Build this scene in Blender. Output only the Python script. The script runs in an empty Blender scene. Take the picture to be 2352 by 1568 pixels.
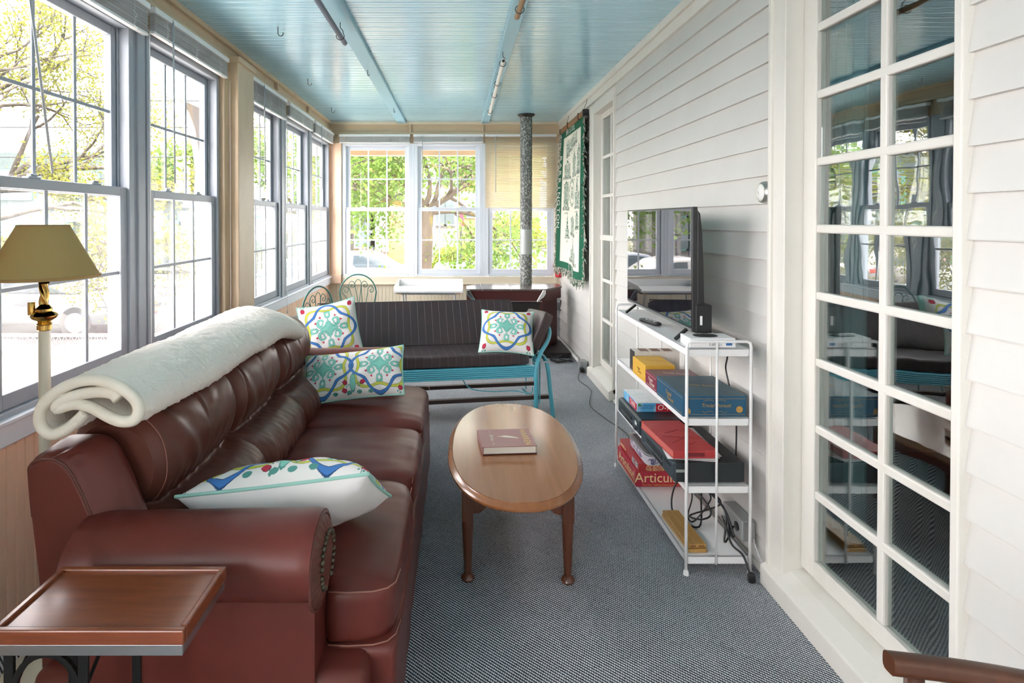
import bpy, math, random
import numpy as np
from mathutils import Vector, Matrix, noise
R = random.Random(11)
SC = bpy.context.scene
COL = SC.collection
pi = math.pi
F, U0, V0, H = 1300.0, 1050.0, 505.0, 1.48      # focal length and horizon of the 2352x1568 frame, eye height (m)
def px(u, Y): return (u - U0) / F * Y
def pz(v, Y): return H - (v - V0) / F * Y

# ------------------------------------------------------------------ mesh builder
class MB:
    def __init__(s):
        s.v = []; s.f = []; s.c = None
    def box(s, x0, x1, y0, y1, z0, z1):
        x0, x1 = min(x0, x1), max(x0, x1); y0, y1 = min(y0, y1), max(y0, y1); z0, z1 = min(z0, z1), max(z0, z1)
        b = len(s.v)
        s.v += [(x0,y0,z0),(x1,y0,z0),(x1,y1,z0),(x0,y1,z0),(x0,y0,z1),(x1,y0,z1),(x1,y1,z1),(x0,y1,z1)]
        s.f += [(b,b+3,b+2,b+1),(b+4,b+5,b+6,b+7),(b,b+1,b+5,b+4),(b+1,b+2,b+6,b+5),(b+2,b+3,b+7,b+6),(b+3,b,b+4,b+7)]
        return s
    def obox(s, c, ax, ay, az):                  # oriented box: centre and three half-axis vectors
        c, ax, ay, az = map(Vector, (c, ax, ay, az)); b = len(s.v)
        for k in (-1, 1):
            for i, j in ((-1,-1),(1,-1),(1,1),(-1,1)):
                s.v.append(tuple(c + ax*i + ay*j + az*k))
        s.f += [(b,b+3,b+2,b+1),(b+4,b+5,b+6,b+7),(b,b+1,b+5,b+4),(b+1,b+2,b+6,b+5),(b+2,b+3,b+7,b+6),(b+3,b,b+4,b+7)]
        return s
    def prism(s, prof, fn, t0, t1, cap=True):    # closed 2-D profile swept from t0 to t1; fn(a, b, t) -> point
        n = len(prof); b = len(s.v)
        for t in (t0, t1):
            s.v += [tuple(fn(a, c, t)) for a, c in prof]
        for i in range(n):
            j = (i+1) % n
            s.f.append((b+i, b+j, b+n+j, b+n+i))
        if cap:
            s.f.append(tuple(range(b+n-1, b-1, -1))); s.f.append(tuple(range(b+n, b+2*n)))
        return s
    def grid(s, fn, nu, nv, cu=False, cv=False): # fn(i/nu, j/nv) -> point
        b = len(s.v); U = nu if cu else nu+1; W = nv if cv else nv+1
        for i in range(U):
            for j in range(W):
                s.v.append(tuple(fn(i/nu, j/nv)))
        for i in range(nu):
            for j in range(nv):
                i2 = (i+1) % U; j2 = (j+1) % W
                s.f.append((b+i*W+j, b+i2*W+j, b+i2*W+j2, b+i*W+j2))
        return s
    def tube(s, pts, r, n=10, cap=True, closed=False):
        pts = [Vector(p) for p in pts]; m = len(pts); b = len(s.v)
        rr = r if isinstance(r, (list, tuple)) else [r]*m
        up = None
        for i, p in enumerate(pts):
            if closed: t = pts[(i+1) % m] - pts[i-1]
            else: t = pts[min(i+1, m-1)] - pts[max(i-1, 0)]
            if t.length < 1e-9: t = Vector((0,0,1))
            t.normalize()
            if up is None:
                up = Vector((0,0,1)) if abs(t.z) < .9 else Vector((1,0,0))
            up = (up - t*up.dot(t))
            if up.length < 1e-6: up = t.orthogonal()
            up.normalize(); sd = t.cross(up)
            for k in range(n):
                a = 2*pi*k/n
                s.v.append(tuple(p + (up*math.cos(a) + sd*math.sin(a))*rr[i]))
        for i in range(m if closed else m-1):
            i2 = (i+1) % m
            for k in range(n):
                k2 = (k+1) % n
                s.f.append((b+i*n+k, b+i*n+k2, b+i2*n+k2, b+i2*n+k))
        if cap and not closed:
            s.f.append(tuple(range(b+n-1, b-1, -1))); s.f.append(tuple(range(b+(m-1)*n, b+m*n)))
        return s
    def lathe(s, prof, c=(0,0,0), n=24, axis='z'):   # prof: (radius, height)
        def fn(i, j):
            k = min(int(round(i*(len(prof)-1))), len(prof)-1); r, h = prof[k]; a = 2*pi*j
            if axis == 'z': return (c[0]+r*math.cos(a), c[1]+r*math.sin(a), c[2]+h)
            if axis == 'y': return (c[0]+r*math.cos(a), c[1]+h, c[2]+r*math.sin(a))
            return (c[0]+h, c[1]+r*math.cos(a), c[2]+r*math.sin(a))
        b = len(s.v); s.grid(fn, len(prof)-1, n, cv=True)
        if prof[0][0] > 1e-5: s.f.append(tuple(range(b+n-1, b-1, -1)))
        e = b+(len(prof)-1)*n
        if prof[-1][0] > 1e-5: s.f.append(tuple(range(e, e+n)))
        return s
    def soft(s, c, h, n=5.0, bulge=0.0, res=14, disp=None):   # rounded, puffed cushion block
        b = len(s.v); idx = {}
        def vert(p):
            k = tuple(round(q*res) for q in p)
            if k not in idx:
                x, y, z = p
                m = (abs(x)**n + abs(y)**n + abs(z)**n)**(1/n); x, y, z = x/m, y/m, z/m
                q = Vector((c[0]+x*h[0], c[1]+y*h[1], c[2]+z*h[2] + (bulge*(1-x*x)*(1-y*y) if z > 0 else 0)))
                if disp: q = disp(q, x, y, z)
                idx[k] = len(s.v); s.v.append(tuple(q))
            return idx[k]
        g = [-1 + 2*i/res for i in range(res+1)]
        for ax in range(3):
            for sg in (-1, 1):
                for i in range(res):
                    for j in range(res):
                        q = []
                        for a, d in ((i,j),(i+1,j),(i+1,j+1),(i,j+1)):
                            p = [0,0,0]; p[ax] = sg; p[(ax+1)%3] = g[a]; p[(ax+2)%3] = g[d]
                            q.append(vert(p))
                        s.f.append(tuple(q if sg > 0 else q[::-1]))
        return s
    def sphere(s, c, r, n=12):
        prof = [(math.sin(pi*i/n)*r, -math.cos(pi*i/n)*r) for i in range(n+1)]
        prof[0] = (1e-6, -r); prof[-1] = (1e-6, r)
        return s.lathe(prof, c, n*2)
    def xf(s, M, start=0):
        for i in range(start, len(s.v)): s.v[i] = tuple(M @ Vector(s.v[i]))
        return s

def org(o):
    p = Vector((0,0,0))
    while o is not None:
        p = p + Vector(o.location); o = o.parent
    return p
def O(name, mb, m, parent=None, bev=0, smooth=False, seg=2, angle=35, kind=None, label=None):
    vs = mb.v
    me = bpy.data.meshes.new(name)
    if parent is not None: off = org(parent)
    elif kind == 'structure': off = Vector((0,0,0))
    else:
        xs = [p[0] for p in vs]; ys = [p[1] for p in vs]; zs = [p[2] for p in vs]
        off = Vector(((min(xs)+max(xs))/2, (min(ys)+max(ys))/2, min(zs)))
    me.from_pydata([(p[0]-off.x, p[1]-off.y, p[2]-off.z) for p in vs], [], mb.f)
    if mb.c is not None:
        at = me.color_attributes.new('Col', 'FLOAT_COLOR', 'POINT')
        at.data.foreach_set('color', np.asarray(mb.c, dtype=np.float32).ravel())
    me.validate(); me.update()
    o = bpy.data.objects.new(name, me); COL.objects.link(o)
    if isinstance(m, (list, tuple)):
        for k in m: me.materials.append(k)
    elif m: me.materials.append(m)
    if parent is not None: o.parent = parent
    else: o.location = off
    if smooth: me.shade_smooth()
    if bev:
        md = o.modifiers.new('bevel', 'BEVEL'); md.width = bev; md.segments = seg; md.limit_method = 'ANGLE'; md.angle_limit = math.radians(angle)
        md.harden_normals = False
    if smooth == 'auto':
        me.shade_smooth(); me.set_sharp_from_angle(angle=math.radians(40))
    if kind: o['kind'] = kind
    if label: o['label'] = label
    return o
def thing(name, label, cat, loc, group=None):
    o = bpy.data.objects.new(name, None); COL.objects.link(o)
    o.location = loc; o.empty_display_size = .05
    o['label'] = label; o['category'] = cat
    if group: o['group'] = group
    return o
def tag(o, label, cat, group=None):
    o['label'] = label; o['category'] = cat
    if group: o['group'] = group
    return o
def dup(root, loc, rotz=None, label=None):
    def cp(o, par):
        c = o.copy(); COL.objects.link(c)
        if par is not None: c.parent = par; c.matrix_parent_inverse = o.matrix_parent_inverse
        for k in list(o.children): cp(k, c)
        return c
    r = cp(root, None); r.location = loc
    if rotz is not None: r.rotation_euler = (0,0,rotz)
    if label: r['label'] = label
    return r
def struct(o):
    o['kind'] = 'structure'; return o
def text(name, body, size, loc, right, up, m, parent=None, align='CENTER', ext=.0004, shear=0, space=1.0, xs=1.0):
    cu = bpy.data.curves.new(name, 'FONT'); cu.body = body; cu.size = size; cu.align_x = align; cu.align_y = 'CENTER'
    cu.extrude = ext; cu.shear = shear; cu.space_character = space; cu.resolution_u = 3
    t = bpy.data.objects.new(name, cu); COL.objects.link(t)
    dg = bpy.context.evaluated_depsgraph_get(); me = bpy.data.meshes.new_from_object(t.evaluated_get(dg))
    COL.objects.unlink(t); bpy.data.objects.remove(t); bpy.data.curves.remove(cu)
    r = Vector(right).normalized(); u = Vector(up).normalized(); n = r.cross(u)
    M = Matrix((r, u, n)).transposed().to_4x4(); M.translation = Vector(loc) - (org(parent) if parent else Vector((0,0,0)))
    me.transform(Matrix.Diagonal((xs, 1, 1, 1))); me.transform(M)
    me.materials.clear(); me.materials.append(m); me.name = name
    o = bpy.data.objects.new(name, me); COL.objects.link(o)
    if parent: o.parent = parent
    return o
def catmull(P, n):
    P = [Vector(p) for p in P]; out = []
    for i in range(len(P)-1):
        a = P[max(i-1,0)]; b = P[i]; c = P[i+1]; d = P[min(i+2,len(P)-1)]
        for k in range(n):
            t = k/n
            out.append(.5*((2*b) + (c-a)*t + (2*a-5*b+4*c-d)*t*t + (3*b-a-3*c+d)*t**3))
    out.append(P[-1]); return out
def nz(x, y, z=0.0): return noise.noise(Vector((x, y, z)))
def sstep(a, b, x):
    t = max(0.0, min(1.0, (x-a)/(b-a))); return t*t*(3-2*t)

# ------------------------------------------------------------------ materials
def lin(r, g, b):
    f = lambda c: ((c/255)/12.92 if c/255 <= .04045 else ((c/255+.055)/1.055)**2.4)
    return (f(r), f(g), f(b))
def mat(name, col, rough=.5, metal=0, spec=.5, var=None, bump=None, coat=0, coords='Object', sss=0, alpha=None):
    """var = (colour2, scale or (sx,sy,sz), contrast lo, hi); bump = list of (scale or tuple, strength, distance)"""
    m = bpy.data.materials.new(name); m.use_nodes = True
    nt = m.node_tree; N = nt.nodes; L = nt.links; p = N['Principled BSDF']
    p.inputs['Base Color'].default_value = (*col, 1); p.inputs['Roughness'].default_value = rough
    p.inputs['Metallic'].default_value = metal; p.inputs['Specular IOR Level'].default_value = spec
    if coat: p.inputs['Coat Weight'].default_value = coat; p.inputs['Coat Roughness'].default_value = .16
    tc = N.new('ShaderNodeTexCoord')
    def noi(sc, det=4, ro=.6):
        mp = N.new('ShaderNodeMapping'); L.new(tc.outputs[coords], mp.inputs[0])
        mp.inputs['Scale'].default_value = sc if isinstance(sc, tuple) else (sc, sc, sc)
        n = N.new('ShaderNodeTexNoise'); n.inputs['Scale'].default_value = 1; n.inputs['Detail'].default_value = det; n.inputs['Roughness'].default_value = ro
        L.new(mp.outputs[0], n.inputs['Vector']); return n
    if var:
        n = noi(var[1]); r = N.new('ShaderNodeValToRGB'); L.new(n.outputs['Fac'], r.inputs[0])
        r.color_ramp.elements[0].position = var[2]; r.color_ramp.elements[1].position = var[3]
        r.color_ramp.elements[0].color = (*col, 1); r.color_ramp.elements[1].color = (*var[0], 1)
        L.new(r.outputs[0], p.inputs['Base Color'])
    prev = None
    for sc, st, di in (bump or []):
        n = noi(sc); b = N.new('ShaderNodeBump'); b.inputs['Strength'].default_value = st; b.inputs['Distance'].default_value = di
        L.new(n.outputs['Fac'], b.inputs['Height'])
        if prev: L.new(prev.outputs[0], b.inputs['Normal'])
        prev = b
    if prev: L.new(prev.outputs[0], p.inputs['Normal'])
    m['tc'] = 1
    return m
def vcol_mat(name, rough=.8, bump=None, spec=.3):
    m = mat(name, (1,1,1), rough, spec=spec, bump=bump)
    nt = m.node_tree; a = nt.nodes.new('ShaderNodeVertexColor'); a.layer_name = 'Col'
    nt.links.new(a.outputs[0], nt.nodes['Principled BSDF'].inputs['Base Color']); return m
def glass_mat(name, refl=.05, tint=(1,1,1), haze=0.0, wav=None, hazecol=(.9,.92,.95)):
    m = bpy.data.materials.new(name); m.use_nodes = True; nt = m.node_tree; N = nt.nodes; L = nt.links
    N.remove(N['Principled BSDF']); out = N['Material Output']
    tr = N.new('ShaderNodeBsdfTransparent'); tr.inputs[0].default_value = (*tint, 1)
    gl = N.new('ShaderNodeBsdfGlossy'); gl.inputs['Roughness'].default_value = .0; gl.inputs[0].default_value = (1,1,1,1)
    lw = N.new('ShaderNodeLayerWeight'); lw.inputs[0].default_value = .5
    pw = N.new('ShaderNodeMath'); pw.operation = 'POWER'; pw.inputs[1].default_value = 4; L.new(lw.outputs['Facing'], pw.inputs[0])
    ma = N.new('ShaderNodeMath'); ma.operation = 'MULTIPLY_ADD'; ma.inputs[1].default_value = .7; ma.inputs[2].default_value = refl; L.new(pw.outputs[0], ma.inputs[0])
    mx = N.new('ShaderNodeMixShader'); L.new(ma.outputs[0], mx.inputs[0]); L.new(tr.outputs[0], mx.inputs[1]); L.new(gl.outputs[0], mx.inputs[2])
    last = mx
    if haze:
        tl = N.new('ShaderNodeBsdfTranslucent'); tl.inputs[0].default_value = (*hazecol, 1)
        m2 = N.new('ShaderNodeMixShader'); m2.inputs[0].default_value = haze; L.new(mx.outputs[0], m2.inputs[1]); L.new(tl.outputs[0], m2.inputs[2]); last = m2
        tc = N.new('ShaderNodeTexCoord'); n = N.new('ShaderNodeTexNoise'); n.inputs['Scale'].default_value = 3; n.inputs['Detail'].default_value = 5
        L.new(tc.outputs['Object'], n.inputs['Vector'])
        mm = N.new('ShaderNodeMath'); mm.operation = 'MULTIPLY'; mm.inputs[1].default_value = haze*2; L.new(n.outputs['Fac'], mm.inputs[0]); L.new(mm.outputs[0], m2.inputs[0])
    if wav:
        tc = N.new('ShaderNodeTexCoord'); mp = N.new('ShaderNodeMapping'); mp.inputs['Scale'].default_value = wav[0]; L.new(tc.outputs['Object'], mp.inputs[0])
        n = N.new('ShaderNodeTexNoise'); n.inputs['Scale'].default_value = 1; n.inputs['Detail'].default_value = 1.5; L.new(mp.outputs[0], n.inputs['Vector'])
        b = N.new('ShaderNodeBump'); b.inputs['Strength'].default_value = wav[1]; b.inputs['Distance'].default_value = wav[2]; L.new(n.outputs['Fac'], b.inputs['Height']); L.new(b.outputs[0], gl.inputs['Normal'])
    L.new(last.outputs[0], out.inputs[0]); return m
def stripes(m, axis, period, width, col2, soft_=.02, coords='Object', bumpd=0, rot=0):
    """thin lines of col2 every `period` metres along an axis, mixed over whatever feeds Base Color"""
    nt = m.node_tree; N = nt.nodes; L = nt.links; p = N['Principled BSDF']
    tc = N.new('ShaderNodeTexCoord'); sp = N.new('ShaderNodeSeparateXYZ'); L.new(tc.outputs[coords], sp.inputs[0])
    d = N.new('ShaderNodeMath'); d.operation = 'DIVIDE'; d.inputs[1].default_value = period; L.new(sp.outputs['XYZ'.index(axis)], d.inputs[0])
    fr = N.new('ShaderNodeMath'); fr.operation = 'FRACT'; L.new(d.outputs[0], fr.inputs[0])
    r = N.new('ShaderNodeValToRGB'); e = r.color_ramp.elements; w = width/period
    e[0].position = 0; e[0].color = (1,1,1,1); e[1].position = min(.99, w+soft_); e[1].color = (0,0,0,1)
    k = e.new(w); k.color = (1,1,1,1); L.new(fr.outputs[0], r.inputs[0])
    mx = N.new('ShaderNodeMix'); mx.data_type = 'RGBA'; L.new(r.outputs[0], mx.inputs['Factor'])
    bc = p.inputs['Base Color']
    if bc.is_linked: L.new(bc.links[0].from_socket, mx.inputs[6])
    else: mx.inputs[6].default_value = bc.default_value
    mx.inputs[7].default_value = (*col2, 1); L.new(mx.outputs[2], bc)
    if bumpd:
        b = N.new('ShaderNodeBump'); b.invert = True; b.inputs['Distance'].default_value = bumpd; b.inputs['Strength'].default_value = .6
        L.new(r.outputs[0], b.inputs['Height'])
        if p.inputs['Normal'].is_linked: L.new(p.inputs['Normal'].links[0].from_socket, b.inputs['Normal'])
        L.new(b.outputs[0], p.inputs['Normal'])
    return m
def carpet_mat():
    m = mat('carpet', (.1,.1,.1), .95, spec=.1); nt = m.node_tree; N = nt.nodes; L = nt.links; p = N['Principled BSDF']
    tc = N.new('ShaderNodeTexCoord')
    def wave(rot, sc, dist):
        mp = N.new('ShaderNodeMapping'); mp.inputs['Rotation'].default_value = (0,0,rot); L.new(tc.outputs['Object'], mp.inputs[0])
        w = N.new('ShaderNodeTexWave'); w.inputs['Scale'].default_value = sc; w.inputs['Distortion'].default_value = dist; w.inputs['Detail'].default_value = 2; w.inputs['Detail Scale'].default_value = 6
        L.new(mp.outputs[0], w.inputs[0]); return w.outputs['Fac']
    def math_(op, a, b):
        n = N.new('ShaderNodeMath'); n.operation = op
        for i, q in enumerate((a, b)):
            if isinstance(q, (int, float)): n.inputs[i].default_value = q
            else: L.new(q, n.inputs[i])
        return n.outputs[0]
    w1 = wave(math.radians(-50), 30, 1.2); w2 = wave(math.radians(18), 42, 1.5)
    no = N.new('ShaderNodeTexNoise'); no.inputs['Scale'].default_value = 260; no.inputs['Detail'].default_value = 3; L.new(tc.outputs['Object'], no.inputs['Vector'])
    n2 = N.new('ShaderNodeTexNoise'); n2.inputs['Scale'].default_value = 5; n2.inputs['Detail'].default_value = 4; L.new(tc.outputs['Object'], n2.inputs['Vector'])
    a = math_('MULTIPLY', w1, math_('ADD', math_('MULTIPLY', w2, .50), .52))
    a = math_('ADD', math_('MULTIPLY', a, .8), math_('MULTIPLY', no.outputs['Fac'], .5))
    a = math_('ADD', a, math_('MULTIPLY', n2.outputs['Fac'], .12))
    r = N.new('ShaderNodeValToRGB'); e = r.color_ramp.elements
    e[0].position = .36; e[0].color = (.022,.025,.032,1); e[1].position = .92; e[1].color = (.80,.82,.86,1)
    k = e.new(.6); k.color = (.27,.285,.31,1)
    L.new(a, r.inputs[0]); L.new(r.outputs[0], p.inputs['Base Color'])
    b = N.new('ShaderNodeBump'); b.inputs['Strength'].default_value = .7; b.inputs['Distance'].default_value = .004; L.new(a, b.inputs['Height']); L.new(b.outputs[0], p.inputs['Normal'])
    return m

M = {}
M['carpet'] = carpet_mat()
M['siding'] = mat('siding', (.635,.625,.595), .45, var=((.60,.59,.56), 3, .4, .7), bump=[((40,6,90), .06, .002)])
M['shadesiding'] = mat('shaded_siding', (.42,.43,.46), .5)
M['trimwhite'] = mat('white_trim_paint', (.72,.70,.645), .38, var=((.65,.625,.55), (6,6,2), .55, .8), bump=[(30, .08, .002)])
M['vinyl'] = mat('white_vinyl', (.72,.76,.82), .35)
M['shadevinyl'] = mat('backlit_white_vinyl', (.34,.375,.425), .38)  # white vinyl darkened to blue-grey: backlit shade put into the colour
M['tan'] = mat('tan_paint', (.66,.50,.33), .42, var=((.55,.40,.25), (2,5,3), .5, .85), bump=[(25,.06,.002)])
M['cream'] = mat('cream_paint', (.76,.68,.53), .45, var=((.68,.59,.44), 4, .5, .85))
M['peach'] = mat('peach_paint', (.86,.60,.43), .45, var=((.80,.53,.37), 4, .5, .85))
M['blue'] = mat('blue_ceiling_paint', (.36,.63,.75), .22, spec=.6, var=((.41,.69,.80), (2,9,2), .4, .75), bump=[((5,40,5), .08, .003)], coat=.9)
M['bluebeam'] = mat('blue_beam_paint', (.27,.50,.61), .35, spec=.5)
M['glass'] = glass_mat('window_glass', .045)
M['hazeglass'] = glass_mat('dusty_window_glass', .05, haze=.02)
M['oldglass'] = glass_mat('wavy_old_glass', .20, tint=(.80,.88,.86), wav=((6,8,4), .15, .004))
M['black'] = mat('black_plastic', (.012,.013,.015), .35)
M['blackmetal'] = mat('black_iron', (.02,.021,.022), .4, metal=.6, bump=[(60,.1,.001)])
M['chrome'] = mat('chrome', (.78,.79,.80), .12, metal=1)
M['steel'] = mat('grey_steel', (.45,.46,.47), .35, metal=1)
M['brass'] = mat('polished_brass', (.62,.40,.12), .16, metal=1)
M['whitemetal'] = mat('white_enamel', (.82,.82,.82), .3)
M['white'] = mat('white_paint', (.84,.84,.84), .45)
M['teal'] = mat('turquoise_paint', (.10,.42,.52), .35, bump=[(30,.05,.001)])
M['greeniron'] = mat('green_iron', (.04,.17,.14), .4, var=((.20,.30,.26), 30, .55, .8))
SKY, SUN, EXPO = 4.3, 10.0, 1.95
XL, XR, YF, YN, ZC = -1.60, 1.305, 7.10, -4.60, 2.71

# ------------------------------------------------------------------ camera
cam = bpy.data.cameras.new('camera'); camo = bpy.data.objects.new('camera', cam); COL.objects.link(camo)
PITCH = math.radians(.6)
camo.location = (0, 0, H); camo.rotation_euler = (pi/2 - PITCH, 0, 0)
cam.sensor_width = 36; cam.lens = F/2352*36; cam.clip_start = .05; cam.clip_end = 400
cam.shift_x = (1176-U0)/2352; cam.shift_y = -(784-(V0+F*math.tan(PITCH)))/2352
SC.camera = camo

# ------------------------------------------------------------------ floor, ceiling
O('floor', MB().box(-1.75, 1.42, YN-.1, YF+.1, -.06, 0), M['carpet'], kind='structure')
mb = MB(); prof = []; y = YN-.1; pl = .082
while y < YF+.1:
    g = .0045
    prof += [(y, .010), (y+.003, 0), (y+pl/2-.006, 0), (y+pl/2-.003, .004), (y+pl/2, -.001), (y+pl/2+.003, .004), (y+pl/2+.006, 0), (y+pl-.003, 0), (y+pl-.0001, .010)]
    y += pl
for i in range(len(prof)-1):
    (y0, a), (y1, b2) = prof[i], prof[i+1]; b = len(mb.v)
    mb.v += [(-1.75, y0, ZC+a), (1.42, y0, ZC+a), (1.42, y1, ZC+b2), (-1.75, y1, ZC+b2)]; mb.f.append((b, b+3, b+2, b+1))
mb.box(-1.75, 1.42, YN-.1, YF+.1, ZC+.012, ZC+.06)
O('ceiling', mb, M['blue'], kind='structure')
O('roof', MB().box(-1.98, 5.2, YN-.6, YF+.6, ZC+.07, ZC+.2), M['tan'], kind='structure')
mb = MB(); mb.box(-.745, -.635, YN, YF-.02, ZC-.028, ZC+.004); O('trim_1', mb, M['bluebeam'], bev=.006, kind='structure')
mb = MB(); mb.box(.305, .395, YN, YF-.02, ZC-.028, ZC+.004); O('trim_2', mb, M['bluebeam'], bev=.006, kind='structure')
# crown / edge strips where ceiling meets walls
mb = MB(); mb.box(XL, -1.572, YN, YF, 2.682, ZC+.004); O('trim_3', mb, M['tan'], bev=.004, kind='structure')
mb = MB(); mb.box(-1.6, 1.3, YF-.03, YF, 2.672, ZC+.004); O('trim_4', mb, M['cream'], bev=.004, kind='structure')
mb = MB(); mb.box(1.262, XR, YN, YF, 2.66, ZC+.004); mb.box(1.278, XR, YN, YF, 2.59, 2.66); O('trim_5', mb, M['trimwhite'], bev=.004, kind='structure')

# ------------------------------------------------------------------ beadboard
def bead(mb, fn, a0, a1, z0, z1, w=.088):      # fn(a, d, z); d>0 into the room
    prof = []; a = a0
    while a < a1-.001:
        e = min(a+w, a1)
        prof += [(a, -.006), (a+.003, 0)]
        if e-a > w*.8:
            c = a+w*.5
            prof += [(c-.005, 0), (c-.0035, -.003), (c, .0), (c+.0035, -.003), (c+.005, 0)]
        prof += [(e-.003, 0), (e-.0001, -.006)]; a = e
    for i in range(len(prof)-1):
        (p, d), (q, e) = prof[i], prof[i+1]; b = len(mb.v)
        mb.v += [fn(p,d,z0), fn(q,e,z0), fn(q,e,z1), fn(p,d,z1)]; mb.f.append((b,b+1,b+2,b+3))
fL = lambda a, d, z: (XL+d, a, z)
fF = lambda a, d, z: (a, YF-d, z)
mb = MB(); bead(mb, fL, YN, YF, 0, .69); mb.box(XL-.10, XL-.008, YN-.1, YF+.1, 0, .69); mb.box(XL-.10, XL-.008, YN-.1, -4.3, .69, 2.44); mb.box(XL-.10, XL-.008, .12, 1.80, .69, 2.44)  # last box: unseen panel added over window bays to cut light on the siding
O('wall_left', mb, M['peach'], kind='structure')
mb = MB(); bead(mb, fF, -1.6, 1.305, 0, .69); mb.box(-1.7, 1.4, YF+.008, YF+.10, 0, .69)
O('wall_far', mb, M['cream'], kind='structure')
# near end of the porch, behind the photographer: knee wall, header, open window bays between posts
mb = MB(); mb.box(-1.7, 1.4, YN-.1, YN, 0, .69); mb.box(-1.7, 1.4, YN-.1, YN, 2.44, ZC+.05); mb.box(-1.7, 1.4, YN-.1, YN, .69, 2.44)
O('wall_near', mb, M['cream'], kind='structure')
# headers above windows
mb = MB(); mb.box(XL-.10, XL, YN, YF+.1, 2.44, ZC+.05); mb.box(XL, XL+.035, YN, YF, 2.575, 2.605)
for y in (4.98, 6.02): mb.box(XL, XL+.03, y-.012, y+.012, 2.60, 2.69)
O('trim_6', mb, M['tan'], bev=.003, kind='structure')
mb = MB(); mb.box(-1.7, 1.4, YF, YF+.1, 2.44, ZC+.05); mb.box(-1.6, 1.29, YF-.035, YF, 2.545, 2.575)
for x in (-.585, .318): mb.box(x-.012, x+.012, YF-.03, YF, 2.57, 2.68)
O('trim_7', mb, M['tan'], bev=.003, kind='structure')
# boxed post on the left wall and the two corner posts
mb = MB(); mb.box(XL-.1, -1.50, 3.89, 4.19, 0, 2.60); mb.box(XL-.1, -1.485, 3.88, 4.20, 2.56, 2.60); mb.box(XL, -1.56, 3.80, 3.89, .69, 2.5)
O('trim_8', mb, M['tan'], bev=.006, kind='structure')
mb = MB(); mb.box(-1.70, -1.52, YF-.02, YF+.1, .69, 2.44); mb.box(-1.52, -1.445, YF-.04, YF+.1, .69, 2.44); mb.box(-1.60, -1.445, YF-.055, YF, .69, .80)
mb.box(XL-.1, XL, 7.04, YF+.1, .69, 2.44)
O('trim_9', mb, M['peach'], bev=.004, kind='structure')
mb = MB(); mb.box(1.252, 1.42, YF-.02, YF+.1, .69, 2.44); mb.box(1.215, 1.25, YF-.03, YF+.05, .69, 2.44)
O('trim_10', mb, M['cream'], bev=.004, kind='structure')
# stools and aprons under the windows
mb = MB(); mb.box(XL-.02, XL+.022, YN, YF-.03, .685, .772); mb.box(XL-.03, XL+.04, YN, YF-.05, .765, .782)
O('trim_11', mb, M['vinyl'], bev=.004, kind='structure')
mb = MB(); mb.box(-1.445, 1.28, YF-.022, YF, .685, .772); mb.box(-1.46, 1.29, YF-.04, YF, .672, .690)
O('trim_12', mb, M['cream'], bev=.004, kind='structure')
# brown eave beams outside
mb = MB(); mb.box(-1.97, -1.86, YN, YF+.5, 2.52, 2.78); O('trim_13', mb, M['tan'], kind='structure')
mb = MB(); mb.box(-2.02, 2.0, YF+.35, YF+.47, 2.33, 2.60); O('trim_14', mb, M['tan'], kind='structure')

# ------------------------------------------------------------------ double-hung vinyl windows
WN = [0]
def window(side, a0, a1, haze=False, z0=.775, z1=2.44, lock=True):
    WN[0] += 1; V = M['shadevinyl'] if side == 'L' else M['vinyl']
    def bx(mb, p, q, d0, d1, lo, hi):
        if side == 'L': mb.box(XL+d0, XL+d1, p, q, lo, hi)
        else: mb.box(p, q, YF-d0, YF-d1, lo, hi)
    mr = 1.615; j = .038
    fr = MB()
    bx(fr, a0, a0+j, -.10, .012, z0, z1); bx(fr, a1-j, a1, -.10, .012, z0, z1)
    bx(fr, a0+j, a1-j, -.10, .012, z1-.035, z1); bx(fr, a0+j, a1-j, -.10, .016, z0, z0+.028)
    for q in (a0+j, a1-j-.012): bx(fr, q, q+.012, -.043, -.037, z0+.02, z1-.03)
    f = O('window_%d' % WN[0], fr, V, bev=.003, kind='structure')
    i0, i1 = a0+j+.001, a1-j-.001
    def sash(nm, d0, d1, lo, hi, st, tr, br, gl):
        s = MB()
        bx(s, i0, i0+st, d0, d1, lo, hi); bx(s, i1-st, i1, d0, d1, lo, hi)
        bx(s, i0+st, i1-st, d0, d1, hi-tr, hi); bx(s, i0+st, i1-st, d0, d1, lo, lo+br)
        so = O(nm, s, V, f, bev=.0035)
        g = MB(); dm = (d0+d1)/2; p0, p1, q0, q1 = i0+st-.004, i1-st+.004, lo+br-.004, hi-tr+.004
        bx(g, p0, p1, dm-.007, dm-.003, q0, q1); O('glass_pane', g, gl, so)
        r = MB()
        for k in (1, 2):
            c = p0+(p1-p0)*k/3; bx(r, c-.009, c+.009, dm+.000, dm+.007, q0, q1)
        c = (q0+q1)/2; bx(r, p0, p1, dm+.001, dm+.006, c-.008, c+.008)
        O('grille', r, V, so, bev=.002)
        return so
    sash('upper_sash', -.082, -.046, 1.592, z1-.036, .046, .044, .040, M['glass'])
    lo = sash('lower_sash', -.036, -.002, z0+.029, 1.637, .050, .042, .058, M['hazeglass'] if haze else M['glass'])
    for k in (.27, .73):
        c = i0+(i1-i0)*k; l = MB(); bx(l, c-.032, c+.032, -.034, -.006, 1.637, 1.645); bx(l, c-.014, c+.022, -.030, -.012, 1.645, 1.656)
        O('sash_lock', l, V, lo, bev=.003)
    return f
LW = [(1.90, 2.785), (2.905, 3.785), (4.215, 5.085), (5.225, 6.045), (6.155, 7.035)]
FW = [(-1.436, -.573), (-.535, .317), (.355, 1.218)]
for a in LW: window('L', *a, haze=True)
for a in FW: window('F', *a)
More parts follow.
